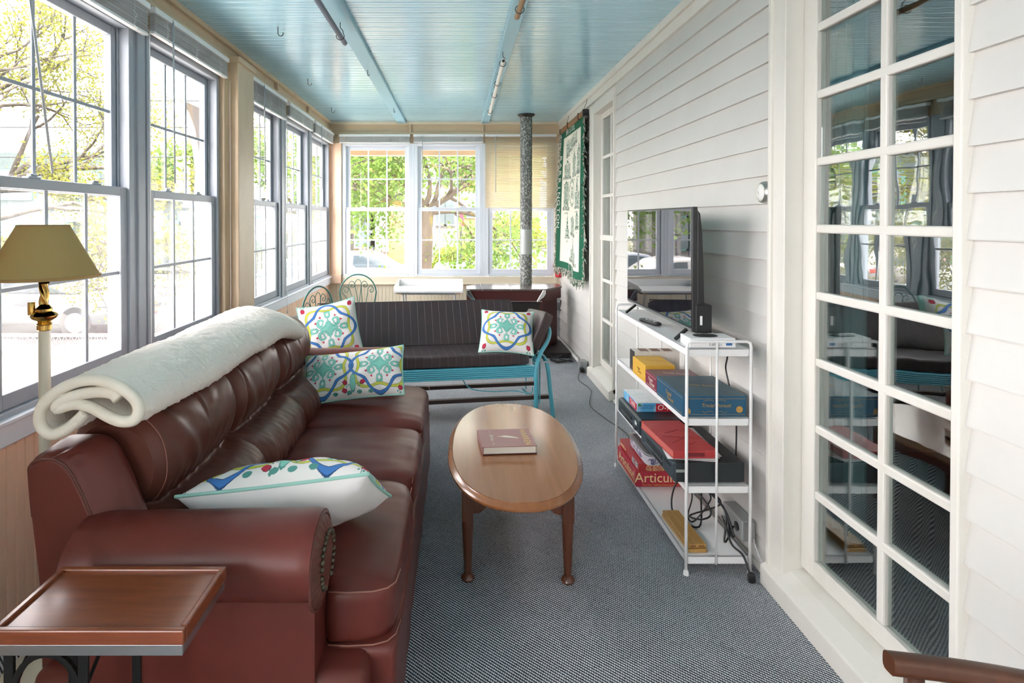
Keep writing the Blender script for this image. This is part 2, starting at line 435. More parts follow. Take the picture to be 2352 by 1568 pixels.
# mullion posts between the units, and open bays behind the camera
mb = MB()
for p, q in ((2.785, 2.905), (5.085, 5.225), (6.045, 6.155)):
    mb.box(XL-.1, XL+.006, p, q, .77, 2.44); mb.box(XL, XL+.018, p+.028, q-.028, .78, 2.44)
mb.box(XL-.1, XL, 3.785, 3.90, .77, 2.44); mb.box(XL-.1, XL, 4.18, 4.215, .77, 2.44)
for y in (1.85, .90, -.05, -.75, -1.5, -2.45, -3.4, -4.3): mb.box(XL-.1, XL+.012, y-.05, y+.05, .77, 2.44)
O('trim_15', mb, M['shadevinyl'], bev=.004, kind='structure')
mb = MB()
for p, q in ((-.573, -.535), (.317, .355)): mb.box(p, q, YF-.012, YF+.1, .77, 2.44)
mb.box(-1.446, -1.436, YF-.012, YF+.1, .77, 2.44)
O('trim_16', mb, M['vinyl'], bev=.004, kind='structure')

# ------------------------------------------------------------------ right wall: clapboard siding with two floor-length windows
NW = (1.425, 2.293); FWN = (4.60, 5.38)
mb = MB(); ex = .1175
def clap(mb, y0, y1, z0, z1, x=XR, fn=None):
    z = z0
    while z < z1-.01:
        t = min(z+ex, z1)
        pr = [(x, z), (x-.021, z), (x-.0215, z+.004), (x-.006, t), (x, t)]
        mb.prism(pr, fn or (lambda a, b, t: (a, t, b)), y0, y1); z = t
clap(mb, YN, NW[0], .02, 2.60); clap(mb, NW[1], FWN[0], .02, 2.60); clap(mb, FWN[1], YF, .02, 2.60)
mb.box(XR, XR+.09, YN, NW[0], 0, 2.75); mb.box(XR, XR+.09, NW[1], FWN[0], 0, 2.75); mb.box(XR, XR+.09, FWN[1], YF+.1, 0, 2.75)
for w in (NW, FWN): mb.box(XR-.005, XR+.09, w[0], w[1], 2.545, 2.75); mb.box(XR, XR+.09, w[0], w[1], 0, .06)
O('wall_right', mb, M['siding'], kind='structure')
mb = MB(); mb.box(1.268, XR, NW[1], FWN[0], 0, .022); mb.box(1.268, XR, FWN[1], 6.2, 0, .022); mb.box(1.268, XR, YN, NW[0], 0, .022); O('baseboard_right', mb, M['trimwhite'], bev=.006, kind='structure')
# patch of siding low on the far wall, shade put into its grey colour
mb = MB(); clap(mb, .93, 1.285, .02, .66, x=YF, fn=lambda a, b, t: (t, a, b)); O('wall_corner', mb, M['shadesiding'], kind='structure')

def tall_window(n, y0, y1, z0, z1, cols, rows, glass, meet=None, casing=.10, ramp=True, mw=.032, st=(.075, .075)):
    """floor-length window in the right wall: casing, sloped sill, sash with panes"""
    f = MB()
    f.box(1.268, 1.40, y1-casing, y1, .06, z1+.09); f.box(1.255, XR, y1-.022, y1, .06, z1+.09)
    f.box(1.268, 1.40, y0, y0+.026, .06, z1+.09); f.box(1.268, 1.40, y0+.026, y1-casing, z1, z1+.09)
    fo = O('window_%d' % n, f, M['trimwhite'], bev=.004, kind='structure')
    s = MB(); s.prism([(1.235, .0), (1.235, .078), (1.30, .112), (1.40, .135), (1.40, .0)], lambda a, b, t: (a, t, b), y0-.0, y1+.004)
    O('window_sill', s, M['trimwhite'], fo, bev=.006)
    i0, i1 = y0+.026-.07*ramp, y1-casing-.002
    xs0, xs1 = 1.338, 1.375
    s = MB(); zb = z0+.065; zt = z1-.055
    s.box(xs0, xs1, i0, i0+st[0], z0, z1); s.box(xs0, xs1, i1-st[1], i1, z0, z1)
    g0, g1 = i0+st[0], i1-st[1]
    s.box(xs0, xs1, g0, g1, z0, zb); s.box(xs0, xs1, g0, g1, zt, z1)
    segs = [(zb, zt, rows)] if not meet else [(zb, meet-.025, rows), (meet+.025, zt, rows)]
    if meet: s.box(xs0-.006, xs1, i0, i1, meet-.025, meet+.025)
    so = O('sash', s, M['trimwhite'], fo, bev=.004)
    for (lo, hi, rw) in segs:
        m2 = MB()
        for k in range(1, rw):
            c = lo+(hi-lo)*k/rw; m2.box(xs0+.002, xs1-.004, g0, g1, c-mw/2, c+mw/2)
        for k in range(1, cols):
            c = g0+(g1-g0)*k/cols; m2.box(xs0+.0025, xs1-.0045, c-mw/2, c+mw/2, lo, hi)
        O('muntins', m2, M['trimwhite'], so, bev=.006)
        for k in range(rw):
            for c in range(cols):
                g = MB(); a = g0+(g1-g0)*c/cols; e = g0+(g1-g0)*(c+1)/cols; p = lo+(hi-lo)*k/rw; q = lo+(hi-lo)*(k+1)/rw
                tl = R.uniform(-.0015, .0015)
                g.obox((1.357+R.uniform(-.0006,.0006), (a+e)/2, (p+q)/2), (.0018, tl, tl), (-tl, (e-a)/2, 0), (0, 0, (q-p)/2))
                O('glass_pane', g, glass, so)
    return fo
tall_window(9, NW[0], NW[1], .135, 2.50, 2, 9, M['oldglass'], st=(.075, .078))
tall_window(10, FWN[0], FWN[1], .135, 2.46, 2, 3, M['oldglass'], meet=1.32, ramp=False, st=(.05,.06))
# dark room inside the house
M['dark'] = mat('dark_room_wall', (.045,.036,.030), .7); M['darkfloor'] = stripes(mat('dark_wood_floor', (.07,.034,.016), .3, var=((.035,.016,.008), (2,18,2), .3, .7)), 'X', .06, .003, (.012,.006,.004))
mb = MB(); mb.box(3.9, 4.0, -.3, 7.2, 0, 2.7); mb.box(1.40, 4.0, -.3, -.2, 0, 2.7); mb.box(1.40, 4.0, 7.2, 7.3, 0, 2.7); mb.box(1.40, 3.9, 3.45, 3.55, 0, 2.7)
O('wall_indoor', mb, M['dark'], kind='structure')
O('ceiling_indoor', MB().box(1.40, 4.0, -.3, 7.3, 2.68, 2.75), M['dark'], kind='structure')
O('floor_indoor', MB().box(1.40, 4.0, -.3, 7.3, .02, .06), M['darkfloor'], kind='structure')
def curtain(nm, label, y0, y1, x, z0, z1, m, n=9, amp=.022):
    def fn(i, j): return (x+amp*math.sin(i*n*2*pi)*(1-.3*j)+.006*math.sin(i*31), y0+(y1-y0)*i, z0+(z1-z0)*j)
    mb = MB(); mb.grid(fn, n*10, 6); o = O(nm, mb, m, smooth=True)
    md = o.modifiers.new('thick', 'SOLIDIFY'); md.thickness = .003
    return tag(o, label, 'curtain')
M['bluecurtain'] = mat('pale_blue_cloth', (.20,.31,.33), .8); M['greycurtain'] = mat('white_cloth', (.72,.72,.70), .85)
curtain('curtain', 'pale blue-green curtain inside the house behind the near floor-length window', 2.17, 2.37, 1.56, .22, 2.5, M['bluecurtain'], 4)
curtain('curtain', 'white pleated curtain behind the far narrow floor-length window', 4.45, 5.5, 1.455, .15, 2.5, M['greycurtain'], 11)
# ------------------------------------------------------------------ leather sofa
def leather(name, col, col2):
    m = mat(name, col, .36, spec=.36, var=(col2, (5,5,5), .35, .8), bump=[(420, .10, .0006), ((9,5,9), .18, .010)]); return m
M['leather'] = leather('burgundy_leather', (.140,.029,.022), (.102,.024,.019))
M['leather2'] = leather('worn_burgundy_leather', (.128,.040,.029), (.092,.032,.023))
M['thread'] = mat('stitching', (.30,.13,.10), .7)
M['nail'] = mat('dark_nailhead', (.10,.085,.06), .3, metal=.9)
sofa = thing('sofa', 'burgundy leather three seat sofa with rolled arms beneath the long row of windows', 'sofa', (-.66, 2.47, 0))
Y0, Y1 = 1.37, 3.57           # outer faces of the two rolled arms
SE = [1.645, 2.205, 2.765, 3.325]
def wr(q, n, amp):            # directional leather creases
    return amp*(nz(q.x*n[0], q.y*n[1], q.z*n[2]))
mb = MB(); mb.box(-1.10, -.235, 1.44, 3.50, .05, .31)
O('base', mb, M['leather'], sofa, bev=.03, seg=3, smooth=True)
# front rail below the cushions, in front of the arms too
mb = MB(); mb.soft((-.262, 2.485, .178), (.100, .957, .150), 18, res=24, disp=lambda q,x,y,z: q + Vector((wr(q,(3,9,5),.006),0,0)))
O('front_rail', mb, M['leather'], sofa, smooth=True)
for x, y in ((-.26,1.62),(-.26,3.36),(-1.02,1.62),(-1.02,3.36)):
    O('foot', MB().lathe([(.022,0),(.028,.03),(.03,.06)], (x,y,0), 12), M['black'], sofa, smooth=True)
# arms
def arm(yc, sg):
    # profile of the rolled arm in (Y, Z), outer side at -Y for sg=1
    pr = []
    for k in range(29):
        a = math.radians(238 - 265*k/28)
        pr.append((yc + sg*.123*math.cos(a), .598 + .106*math.sin(a)))
    pr = [(yc - sg*.070, .05), (yc - sg*.070, .35), (yc - sg*.068, .475)] + pr + [(yc + sg*.105, .50), (yc + sg*.105, .05)]
    n = len(pr)
    def fn(i, j):
        t = i; x = -.98 + (.98-.362)*t; k = min(int(round(j*n)), n) % n; y, z = pr[k]
        s = 1 - .02*max(0, (t-.96)/.04)**2
        sag = -.010*(1-t)*sstep(.56,.68,z)
        w = .0022*nz(x*6, y*4, z*4) + .0030*nz(x*30, y*6, z*4)*(1 - t)**2
        return (x, yc + (y-yc)*s, .5 + (z-.5)*s + sag + w*(1 if z > .5 else .3))
    mb = MB(); mb.grid(fn, 40, n, cv=True)
    b = len(mb.v)-n; mb.f.append(tuple(range(b, b+n))); mb.f.append(tuple(range(n-1, -1, -1)))
    ao = O('arm', mb, M['leather'], sofa, smooth='auto')
    # oval front panel with piping, gathers and nailheads
    def face(r, a):
        return (yc + sg*.113*r*math.cos(a), .585 + .104*r*math.sin(a) - (.012*r if math.sin(a) < 0 else 0))
    mb = MB()
    def pf(i, j):
        r = i; a = 2*pi*j; y, z = face(max(r, 1e-3), a)
        x = -.362 + .020*(1-r**4) + (.003*math.sin(22*a)*math.sin(pi*min(1,max(0,(r-.6)/.4))))
        return (x, y, z)
    mb.grid(pf, 14, 96, cv=True); O('front_panel', mb, M['leather2'], ao, smooth=True)
    O('piping', MB().tube([(-.362, *face(1.02, 2*pi*k/40)) for k in range(40)], .0045, 8, closed=True), M['leather2'], ao, smooth=True)
    mb = MB()
    for k in range(23):
        a = math.radians(-62 + 304*k/22); y, z = face(.60, a); mb.sphere((-.3435, y, z), .0075, 6)
    O('nailhead_trim', mb, M['nail'], ao, smooth=True)
arm(Y0+.123, 1); arm(Y1-.123, -1)
# wings: padded ends of the back
WO = catmull([(-1.10,0,.05),(-1.12,0,.5),(-1.142,0,.78),(-1.138,0,.832),(-1.10,0,.845),(-1.06,0,.838),(-1.03,0,.805),(-.995,0,.735),(-.962,0,.655),(-.925,0,.56),(-.90,0,.45),(-.88,0,.05)], 5)
for yo, yi in ((1.497, 1.628), (3.443, 3.312)):
    n = len(WO)-1
    def fn(i, j):
        q = WO[int(round(i*n))]; t = j; ea = math.sin(min(1, t*1.25)*pi/2)
        f = sstep(.1, .5, q.z)*(1 if i > .25 else sstep(0, .3, i*4*.3))
        rnd = -.010*max(0, 1-t/.10)**2 - .016*max(0, (t-.8)/.2)**2
        dx, dz = (q.x+1.03), (q.z-.5); L = math.hypot(dx, dz)
        w = .004*math.sin(i*95)*math.exp(-((t-.16)/.10)**2)*sstep(.75,.80,q.z)
        return (q.x + (.064*ea if i > .35 else .02*ea)*f + dx/L*(rnd+w), yo+(yi-yo)*t, q.z + .026*ea*f + dz/L*(rnd+w))
    mb = MB(); mb.grid(fn, n, 16)
    for j in (0, 16):
        ids = [i*17+j for i in range(n+1)]; mb.f.append(tuple(ids if j == 0 else ids[::-1]))
    wo = O('wing', mb, M['leather'], sofa, smooth='auto')
    O('piping', MB().tube([fn(i/n, .03) for i in range(8, n+1)], .0035, 6), M['leather2'], wo, smooth=True)
O('back_frame', MB().box(-1.145, -1.02, 1.55, 3.40, .06, .82), M['leather2'], sofa, bev=.04, seg=3, smooth=True)
# seat cushions
def seat(k):
    a, b = SE[k], SE[k+1]; first, last = k == 0, k == 2
    cy, hy = (a+b)/2, (b-a)/2 + .004
    def disp(q, x, y, z):
        e = max(abs(y), 0)
        w = .010*nz(q.x*5, q.y*7, k*3.1) + .0055*nz(q.x*7, q.y*26, k*1.7)*(.3+.7*sstep(.3,1,abs(y))) + .004*nz(q.x*30+q.y*10, q.y*14, 2.2)*sstep(.2,1,-x)
        t = sstep(-.402, -.350, q.x)*sstep(.25, .80, abs(y))
        if first and y < 0: q = q + Vector((0, -.112*t, 0))
        if last and y > 0: q = q + Vector((0, .112*t, 0))
        if z > -.2: q = q + Vector((0, 0, w))
        if x > .6: q = q + Vector((.004*nz(q.y*18, q.z*8, k), 0, 0))
        return q
    mb = MB(); mb.soft((-.485, cy, .392), (.320, hy, .086), 6.5, bulge=.026, res=32, disp=disp)
    so = O('seat_cushion', mb, M['leather'], sofa, smooth=True)
    # stitched welt along the front edge
    pts = [(-.178+.0, cy-hy*.93+2*hy*.93*i/24, .455+.004*math.sin(i)) for i in range(25)]
    O('stitching', MB().tube([(p[0]+.001, p[1], p[2]-.012) for p in pts], .0017, 6), M['thread'], so, smooth=True)
    return so
s0 = seat(0); seat(1); s2 = seat(2)
# stitched seams where the outer cushions and the front rail wrap round in front of the arms
for e, sg, par in ((1.531, 1, s0), (3.439, -1, s2)):
    for z in (.468, .322):
        O('stitching', MB().tube([(-.352, e, z), (-.30, e-.001*sg, z-.002), (-.23, e+.001*sg, z), (-.192, e+sg*.012, z+.002), (-.171, e+sg*.035, z+.004), (-.163, e+sg*.09, z+.006)], .0022, 6), M['thread'], par, smooth=True)
# back cushions: lumbar roll plus upper pillow
BP = [(-.80,.40),(-.735,.455),(-.715,.515),(-.735,.575),(-.80,.615),(-.885,.632),(-.868,.665),(-.845,.72),(-.842,.79),(-.868,.865),(-.925,.918),(-1.0,.940),(-1.075,.932),(-1.135,.89),(-1.165,.82),(-1.165,.70),(-1.145,.50)]
def back(k):
    a, b = SE[k], SE[k+1]
    C = catmull([(p[0], 0, p[1]) for p in BP], 7); nC = len(C)-1
    def fn(i, j):
        q = C[min(int(round(i*nC)), nC)]; t = j; y = a + (b-a)*t
        s = i*16                                     # position along the profile in control points
        ed = min(t, 1-t)                             # distance from the seam
        pull = .040*math.exp(-(ed/.045)**1.3) + .012*math.exp(-(ed/.16)**2)
        cx, cz = -1.0, .66
        d = Vector((q.x-cx, 0, q.z-cz)); L = d.length
        p = Vector((q.x, y, q.z)) - d/L*pull
        # creases: fan out from seams and from the lumbar groove
        up = sstep(5.2, 8.5, s)
        w = .013*nz(y*5.2, p.z*3, k*2.7) * up
        w += .0085*nz(y*17+p.z*9*(1 if t < .5 else -1), p.z*4, k*5.1)*sstep(0,1,.25+up)
        low = 1 - sstep(4.6, 5.6, s)
        w += low*(.012*nz(y*22 + p.x*20, p.z*6, k*1.9) + .006*nz(y*48, p.z*9, k*4.4))
        w += .006*nz(y*34, p.x*8, p.z*3)*math.exp(-((s-5.3)/1.2)**2)*1.6
        w += -.016*math.exp(-((t-.17)/.012)**2)*sstep(5.5,6.5,s)*(1 if k else 0) - .012*math.exp(-((t-.17)/.012)**2)*low*.6*(1 if k else 0)
        p += d/L*w
        return p
    mb = MB(); mb.grid(fn, nC, 84)
    n2 = 85                                           # close the ends
    for j in (0, 84):
        ids = [i*n2+j for i in range(nC+1)]; mb.f.append(tuple(ids if j == 0 else ids[::-1]))
    o = O('back_cushion', mb, M['leather2'], sofa, smooth='auto')
    for t in ((.055,) if k == 0 else (.945,) if k == 2 else ()):
        pts = [Vector(fn(i/60, t)) for i in range(20, 46)]
        dirs = [(p - Vector((-1.0, p.y, .66))).normalized() for p in pts]
        O('stitching', MB().tube([p+d*.0015 for p, d in zip(pts, dirs)], .0017, 6), M['thread'], o, smooth=True)
for k in range(3): back(k)

# ------------------------------------------------------------------ sherpa throw folded along the sofa back
M['sherpa'] = mat('cream_sherpa_fleece', (.92,.86,.79), .95, spec=.1, bump=[(130, .9, .004), (55, .35, .004)])
M['hem'] = mat('cream_fleece_hem', (.80,.74,.64), .9, spec=.1, bump=[(160, .4, .003)])
BX = [(205,941),(190,958),(165,980),(135,990),(114,975),(110,948),(128,912),(165,882),(205,868),(250,868),(295,884),(326,910),(338,937),(330,956),(305,957),(265,945),(220,930),(182,922),(150,930),(160,912),(195,900),(240,893),(275,897),(290,910)]
pale_band = [((u-U0)/850, H-(v-V0)/850) for u, v in BX]
C = catmull([(p[0], 0, p[1]) for p in pale_band], 6); nC = len(C)-1
th = .0125
def thr(i, side, y, inset=0):
    i = max(0, min(nC, i)); q = C[i]; t = (C[min(i+1,nC)] - C[max(i-1,0)]).normalized(); n = Vector((-t.z, 0, t.x))
    f = sstep(1.50, 3.02, y)
    p = q + n*side*(th-inset)
    drop = -.030*f - .055*sstep(2.62, 3.04, y)
    fx = (p.x+1.02)
    s = 1 + .10*f - .25*sstep(2.8, 3.04, y)
    p = Vector((-1.02 + fx*(1 + .28*f) - .045*f, y, .935 + (p.z-.935)*s + drop*(.3+.7*sstep(-1.1, -.85, p.x))))
    p.z += .012*nz(y*3, p.x*4, 1.0) + .010*math.sin(y*5+1)*sstep(-1.0,-.85,p.x)
    p.y += .030*nz(p.x*7, p.z*7, 3.3)*(1-sstep(1.5,1.75,y)) + .05*nz(p.x*6, p.z*6, 7.7)*sstep(2.8,3.05,y) - .02*(1-sstep(1.5,1.7,y))*sstep(-1.0,-.88,p.x)
    if side > 0:
        a = .0045*nz(p.x*60, p.y*60, p.z*60) + .004*nz(p.x*110, p.y*110, p.z*110); p += n*a
    return p
ya, yb, ny = 1.50, 3.03, 230
mb = MB(); mb.grid(lambda i, j: thr(int(round(i*nC)), 1, ya+(yb-ya)*j), nC, ny)
mb.grid(lambda i, j: thr(nC-int(round(i*nC)), -1, ya+(yb-ya)*j), nC, ny)
blanket = O('throw_blanket', mb, M['sherpa'], None, smooth=True)
tag(blanket, 'thick cream fleece throw folded lengthwise over the top of the sofa back', 'blanket')
ed = [thr(i, 0, ya) for i in range(nC+1)]
O('hem', MB().tube([p+Vector((0,-.001,0)) for p in ed], .0155, 9), M['hem'], blanket, smooth=True)
ed = [thr(i, 0, yb) for i in range(nC+1)]
O('hem', MB().tube(ed, .0155, 8), M['hem'], blanket, smooth=True)

# ------------------------------------------------------------------ printed pillows
WHT = np.array((.80,.78,.76)); TEAL = np.array((.23,.60,.50)); TEALD = np.array((.09,.30,.27)); BLU = np.array((.06,.20,.52)); YEL = np.array((.58,.60,.09)); RED = np.array((.50,.035,.075)); GRN = np.array((.10,.24,.17))
def put(c, mask, col, edge=None, ecol=None):
    if edge is not None: c[edge] = ecol
    c[mask] = col
def medallion(c, x, y, s):
    x = x/s; y = y/s; q = np.hypot(x, y)
    # body: concave four-point star
    ax, ay = np.abs(x), np.abs(y)
    star = (ax+.02)**.55 + (ay+.02)**.55
    d = star-.76
    put(c, d < 0, TEAL, d < .035, TEALD)
    for sx in (-1, 1):
        for sy in (-1, 1):
            cx, cy = .30*sx, .29*sy; dx, dy = (x-cx)*sx, (y-cy)*sy; r = np.hypot(dx, dy); a = np.arctan2(dy, dx)
            sp = np.abs(r - (.235 - .022*(a+pi)))                     # spiral arm
            w = .034*(1.0-.12*np.abs(a))
            put(c, (sp < w), TEAL, sp < w+.018, TEALD)
            inn = np.abs(np.hypot(dx-.02, dy+.035) - .085); m = (a < .4)
            put(c, (inn < .016) & m, TEAL, (inn < .030) & m, TEALD)
    for k in range(4):
        ca, sa = math.cos(k*pi/2), math.sin(k*pi/2); u = x*ca + y*sa; v = -x*sa + y*ca
        e = np.hypot((u-.64)/1.5, v*(1+.9*(u-.64)))
        put(c, (e < .105) , TEAL, e < .125, TEALD); put(c, e < .055, WHT, e < .068, TEALD)
        lf = np.hypot((u-.73)/1.0, (np.abs(v)-.10)/.45); put(c, lf < .075, TEAL, lf < .09, TEALD)
        u2, v2 = (x*math.cos(k*pi/2+.78)+y*math.sin(k*pi/2+.78)), (-x*math.sin(k*pi/2+.78)+y*math.cos(k*pi/2+.78))
        for o in (-.16, .16):
            fl = np.hypot((u2-.60)/1.2, (v2-o)); fl2 = np.hypot(u2-.635, np.abs(v2-o)-.03)
            put(c, (fl < .035) | (fl2 < .022), RED)
def ribbons(c, x, y, s):
    r = np.hypot(x, y)/s; a = np.arctan2(y, x)
    z = np.abs(((a*4/pi) % 2) - 1)          # zig-zag
    r1 = .93 + .13*np.cos(4*a) + .05*(z-.5); r2 = .93 - .13*np.cos(4*a) - .05*(z-.5)
    over = np.cos(8*a+.8) > 0
    for (rr, col, m) in ((r1, BLU, over), (r2, YEL, None), (r1, BLU, ~over)):
        d = np.abs(r-rr); k = d < .045; e = d < .060
        if m is not None: k &= m; e &= m
        put(c, k, col, e, col*.35)
def tulips(c, x, y, cx, cy, ang, s):
    dx, dy = x-cx, y-cy; u = (dx*math.cos(ang)+dy*math.sin(ang))/s; v = (-dx*math.sin(ang)+dy*math.cos(ang))/s
    b = np.hypot(u/1.25, v); put(c, (b < .5) & (u > -.5), RED, (b < .6), RED*.3)
    for o in (-.35, 0, .35):
        p = np.hypot((u-.5)/1.2, v-o); put(c, p < .2, RED)
    st = (np.abs(v+.15*np.sin(u*3)) < .06) & (u < -.4) & (u > -1.8); put(c, st, GRN)
    lf = np.hypot((u+1.2), (np.abs(v)-.4)/.6); put(c, lf < .28, TEALD)
def pillow_colours(nu, nv, asp):
    mp = lambda q: .5*(q + np.sin(pi/2*q))
    X, Yv = np.meshgrid(asp*mp(np.linspace(-1, 1, nu+1)), mp(np.linspace(-1, 1, nv+1)), indexing='ij'); c = np.empty(X.shape+(3,)); c[:] = WHT
    if asp < 1.3:
        ribbons(c, X, Yv, .86); medallion(c, X, Yv, .80)
        for k, (cx, cy) in enumerate(((-.82,-.82),(.82,-.82),(.82,.82),(-.82,.82))):
            tulips(c, X, Yv, cx, cy, pi/2 if cy < 0 else -pi/2, .13)
    else:
        for mx in (-asp*.56, asp*.56): ribbons(c, X-mx, Yv-.12, .98); 
        for mx in (-asp*.56, asp*.56): medallion(c, X-mx, Yv-.12, .88)
        for cx, cy, an in ((-.20,-.52,2.2),(.42,-.56,.6),(.10,-.66,1.4),(-.22,-.80,2.6),(asp*.95,-.78,1.2),(-asp*.95,-.78,1.8)): tulips(c, X, Yv, cx, cy, an, .13)
        d = np.hypot((X-.08)*3, (Yv+.55)); put(c, d < .28, TEAL, d < .33, TEALD)
        for cx in (-.55,-.05,.3,.7): d = np.hypot((X-cx), (Yv+.88)*1.6); put(c, d < .09, TEALD)
    out = np.ones(X.shape+(4,)); out[..., :3] = c; return out.reshape(-1, 4)
M['print'] = vcol_mat('printed_cotton', .85, bump=[(240, .12, .0006), (9, .25, .012)])
M['cotton'] = mat('white_cotton', (.80,.79,.78), .85, spec=.2, bump=[(300,.15,.0006), ((14,5,5),.3,.008)])
M['aqua'] = mat('aqua_piping', (.33,.62,.54), .7)
def pillow(label, hx, hy, ht, loc, right, up, pin=.10, sag=0, res=(220,220), seed=0):
    """cushion lying in the plane (right, up); its printed face looks along right x up"""
    root = thing('throw_pillow', label, 'pillow', loc, 'floral printed throw pillows')
    r = Vector(right).normalized(); u = (Vector(up) - r*Vector(up).dot(r)).normalized(); n = r.cross(u)
    Mx = Matrix((r, u, n)).transposed().to_4x4(); Mx.translation = Vector(loc)
    asp = hx/hy
    def P(x, y, side):
        x = .5*(x + math.sin(pi/2*x)); y = .5*(y + math.sin(pi/2*y))
        e = (1-abs(x)**2.6)*(1-abs(y)**2.6)
        z = side*ht*max(e, 0)**.55
        X = x*hx*(1-pin*(1-y*y)*.55*abs(x)**1.5*1.0/asp**.5); Yy = y*hy*(1-pin*(1-x*x)*abs(y)**1.5)
        z += .012*nz(x*2.3*asp+seed, y*2.3, side+seed)*e + .016*nz(x*asp*5, y*5, seed+9)*(abs(x*y)**1.5)*(1-max(abs(x),abs(y))**8)
        Yy += sag*(x*x)
        return (X, Yy, z)
    nu, nv = res
    f = MB(); f.grid(lambda i, j: P(2*i-1, 2*j-1, 1), nu, nv); f.c = pillow_colours(nu, nv, asp); f.xf(Mx)
    O('printed_cover', f, M['print'], root, smooth=True)
    bk = MB(); bk.grid(lambda i, j: P(1-2*i, 2*j-1, -1), 50, 40); bk.xf(Mx); O('back_panel', bk, M['cotton'], root, smooth=True)
    pts = []
    for k in range(160):
        t = k/40; s = int(t); q = 2*(t-s)-1
        x, y = ((q,-1),(1,q),(-q,1),(-1,-q))[s]
        pts.append(P(x*.999, y*.999, 0))
    pp = MB(); pp.tube(pts, .0055, 7, closed=True); pp.xf(Mx); O('piping', pp, M['aqua'], root, smooth=True)
    return root
# pillow positions
pillow('square floral pillow leaning at the left end of the glider', .205, .205, .075, (-.905, 4.02, .695), (.95, .20, .17), (-.17, .34, .92), seed=1)
pillow('square floral pillow leaning against the right arm of the glider', .20, .20, .075, (.375, 4.27, .635), (.98, -.10, -.03), (.42, .66, .62), seed=5)
pillow('long floral lumbar pillow with its print showing on the far seat of the sofa', .275, .150, .070, (-.565, 3.08, .635), (.985, .0, .115), (-.03, .70, .70), res=(420,200), seed=8, pin=.08)
pillow('long floral lumbar pillow showing its plain white back beside the near sofa arm', .290, .165, .098, (-.53, 1.79, .602), (.985, -.03, .13), (.0, .80, -.60), res=(420,200), seed=12, pin=.08)

# ------------------------------------------------------------------ floor lamp
M['shade'] = mat('parchment_shade', (.64,.47,.20), .8, var=((.50,.34,.12), (70,70,70), .62, .78), spec=.2)
M['shadetrim'] = mat('brown_shade_trim', (.36,.22,.08), .7)
M['cream_enamel'] = mat('cream_enamel', (.72,.68,.56), .3)
lx, ly = -1.352, 1.85
lamp = thing('floor_lamp', 'cream floor lamp with brass neck and parchment shade behind the sofa end', 'lamp', (lx, ly, 0))
O('base', MB().lathe([(.125,0),(.125,.012),(.10,.022),(.05,.03),(.03,.05),(.022,.07)], (lx,ly,0), 32), M['cream_enamel'], lamp, smooth='auto')
mb = MB(); mb.lathe([(.017,.06),(.019,.4),(.0165,1.125)], (lx,ly,0), 12); O('pole', mb, M['cream_enamel'], lamp, smooth='auto')
mb = MB(); mb.lathe([(.0165,1.118),(.021,1.122),(.021,1.137),(.024,1.140),(.018,1.146),(.025,1.152),(.036,1.160),(.0395,1.168),(.033,1.176),(.022,1.182),(.024,1.190),(.018,1.198),(.012,1.205)], (lx,ly,0), 28)
O('brass_collar', mb, M['brass'], lamp, smooth='auto')
def twist(i, j):
    h = 1.20+.075*i; a = 2*pi*j; r = .011+.0035*math.cos(3*a + i*9); return (lx+r*math.cos(a), ly+r*math.sin(a), h)
mb = MB(); mb.grid(twist, 30, 36, cv=True); mb.lathe([(.015,1.272),(.016,1.28),(.011,1.285),(.015,1.292),(.012,1.300),(.020,1.306),(.0225,1.32),(.0225,1.35),(.018,1.37)], (lx,ly,0), 24)
O('neck', mb, M['brass'], lamp, smooth=True)
O('switch_housing', MB().lathe([(.010,0),(.0105,.002),(.0105,.040),(.009,.042)], (lx-.030, ly-.015, 1.172), 16), M['brass'], lamp, smooth='auto')
mb = MB(); mb.tube(catmull([(lx-.045,ly,1.345),(lx-.044,ly,1.315),(lx-.03,ly,1.300),(lx,ly,1.297),(lx+.03,ly,1.300),(lx+.044,ly,1.315),(lx+.045,ly,1.345)], 5), .0028, 6)
mb.tube([(lx-.045,ly,1.33),(lx-.055,ly,1.38),(lx-.05,ly,1.42),(lx,ly,1.446),(lx+.05,ly,1.42),(lx+.055,ly,1.38),(lx+.045,ly,1.33)], .002, 6)
O('harp', mb, M['brass'], lamp, smooth=True)
mb = MB(); mb.lathe([(.0,1.435),(.012,1.43),(.03,1.41),(.031,1.39),(.018,1.375),(.013,1.355)], (lx,ly,0), 18); O('bulb', mb, mat('frosted_bulb', (.85,.84,.80), .3), lamp, smooth=True)
mb = MB(); zb, zt, rb, rt = 1.292, 1.462, .158, .072
mb.lathe([(rb,zb),(rt,zt),(rt-.003,zt),(rb-.003,zb),(rb,zb)], (lx,ly,0), 56); sh = O('lamp_shade', mb, M['shade'], lamp, smooth='auto')
mb = MB()
for r, z, h in ((rb+.001, zb-.001, .009), (rt+.001, zt-.006, .008)):
    mb.lathe([(r,z),(r+.0005,z+h),(r-.0045,z+h),(r-.0045,z),(r,z)], (lx,ly,0), 56)
O('shade_trim', mb, M['shadetrim'], sh, smooth='auto')
mb = MB(); mb.tube([(lx-.070,ly,1.452),(lx,ly,1.450),(lx+.070,ly,1.452)], .0015, 6); mb.tube([(lx,ly-.070,1.452),(lx,ly,1.450),(lx,ly+.070,1.452)], .0015, 6); O('spider', mb, M['brass'], sh)

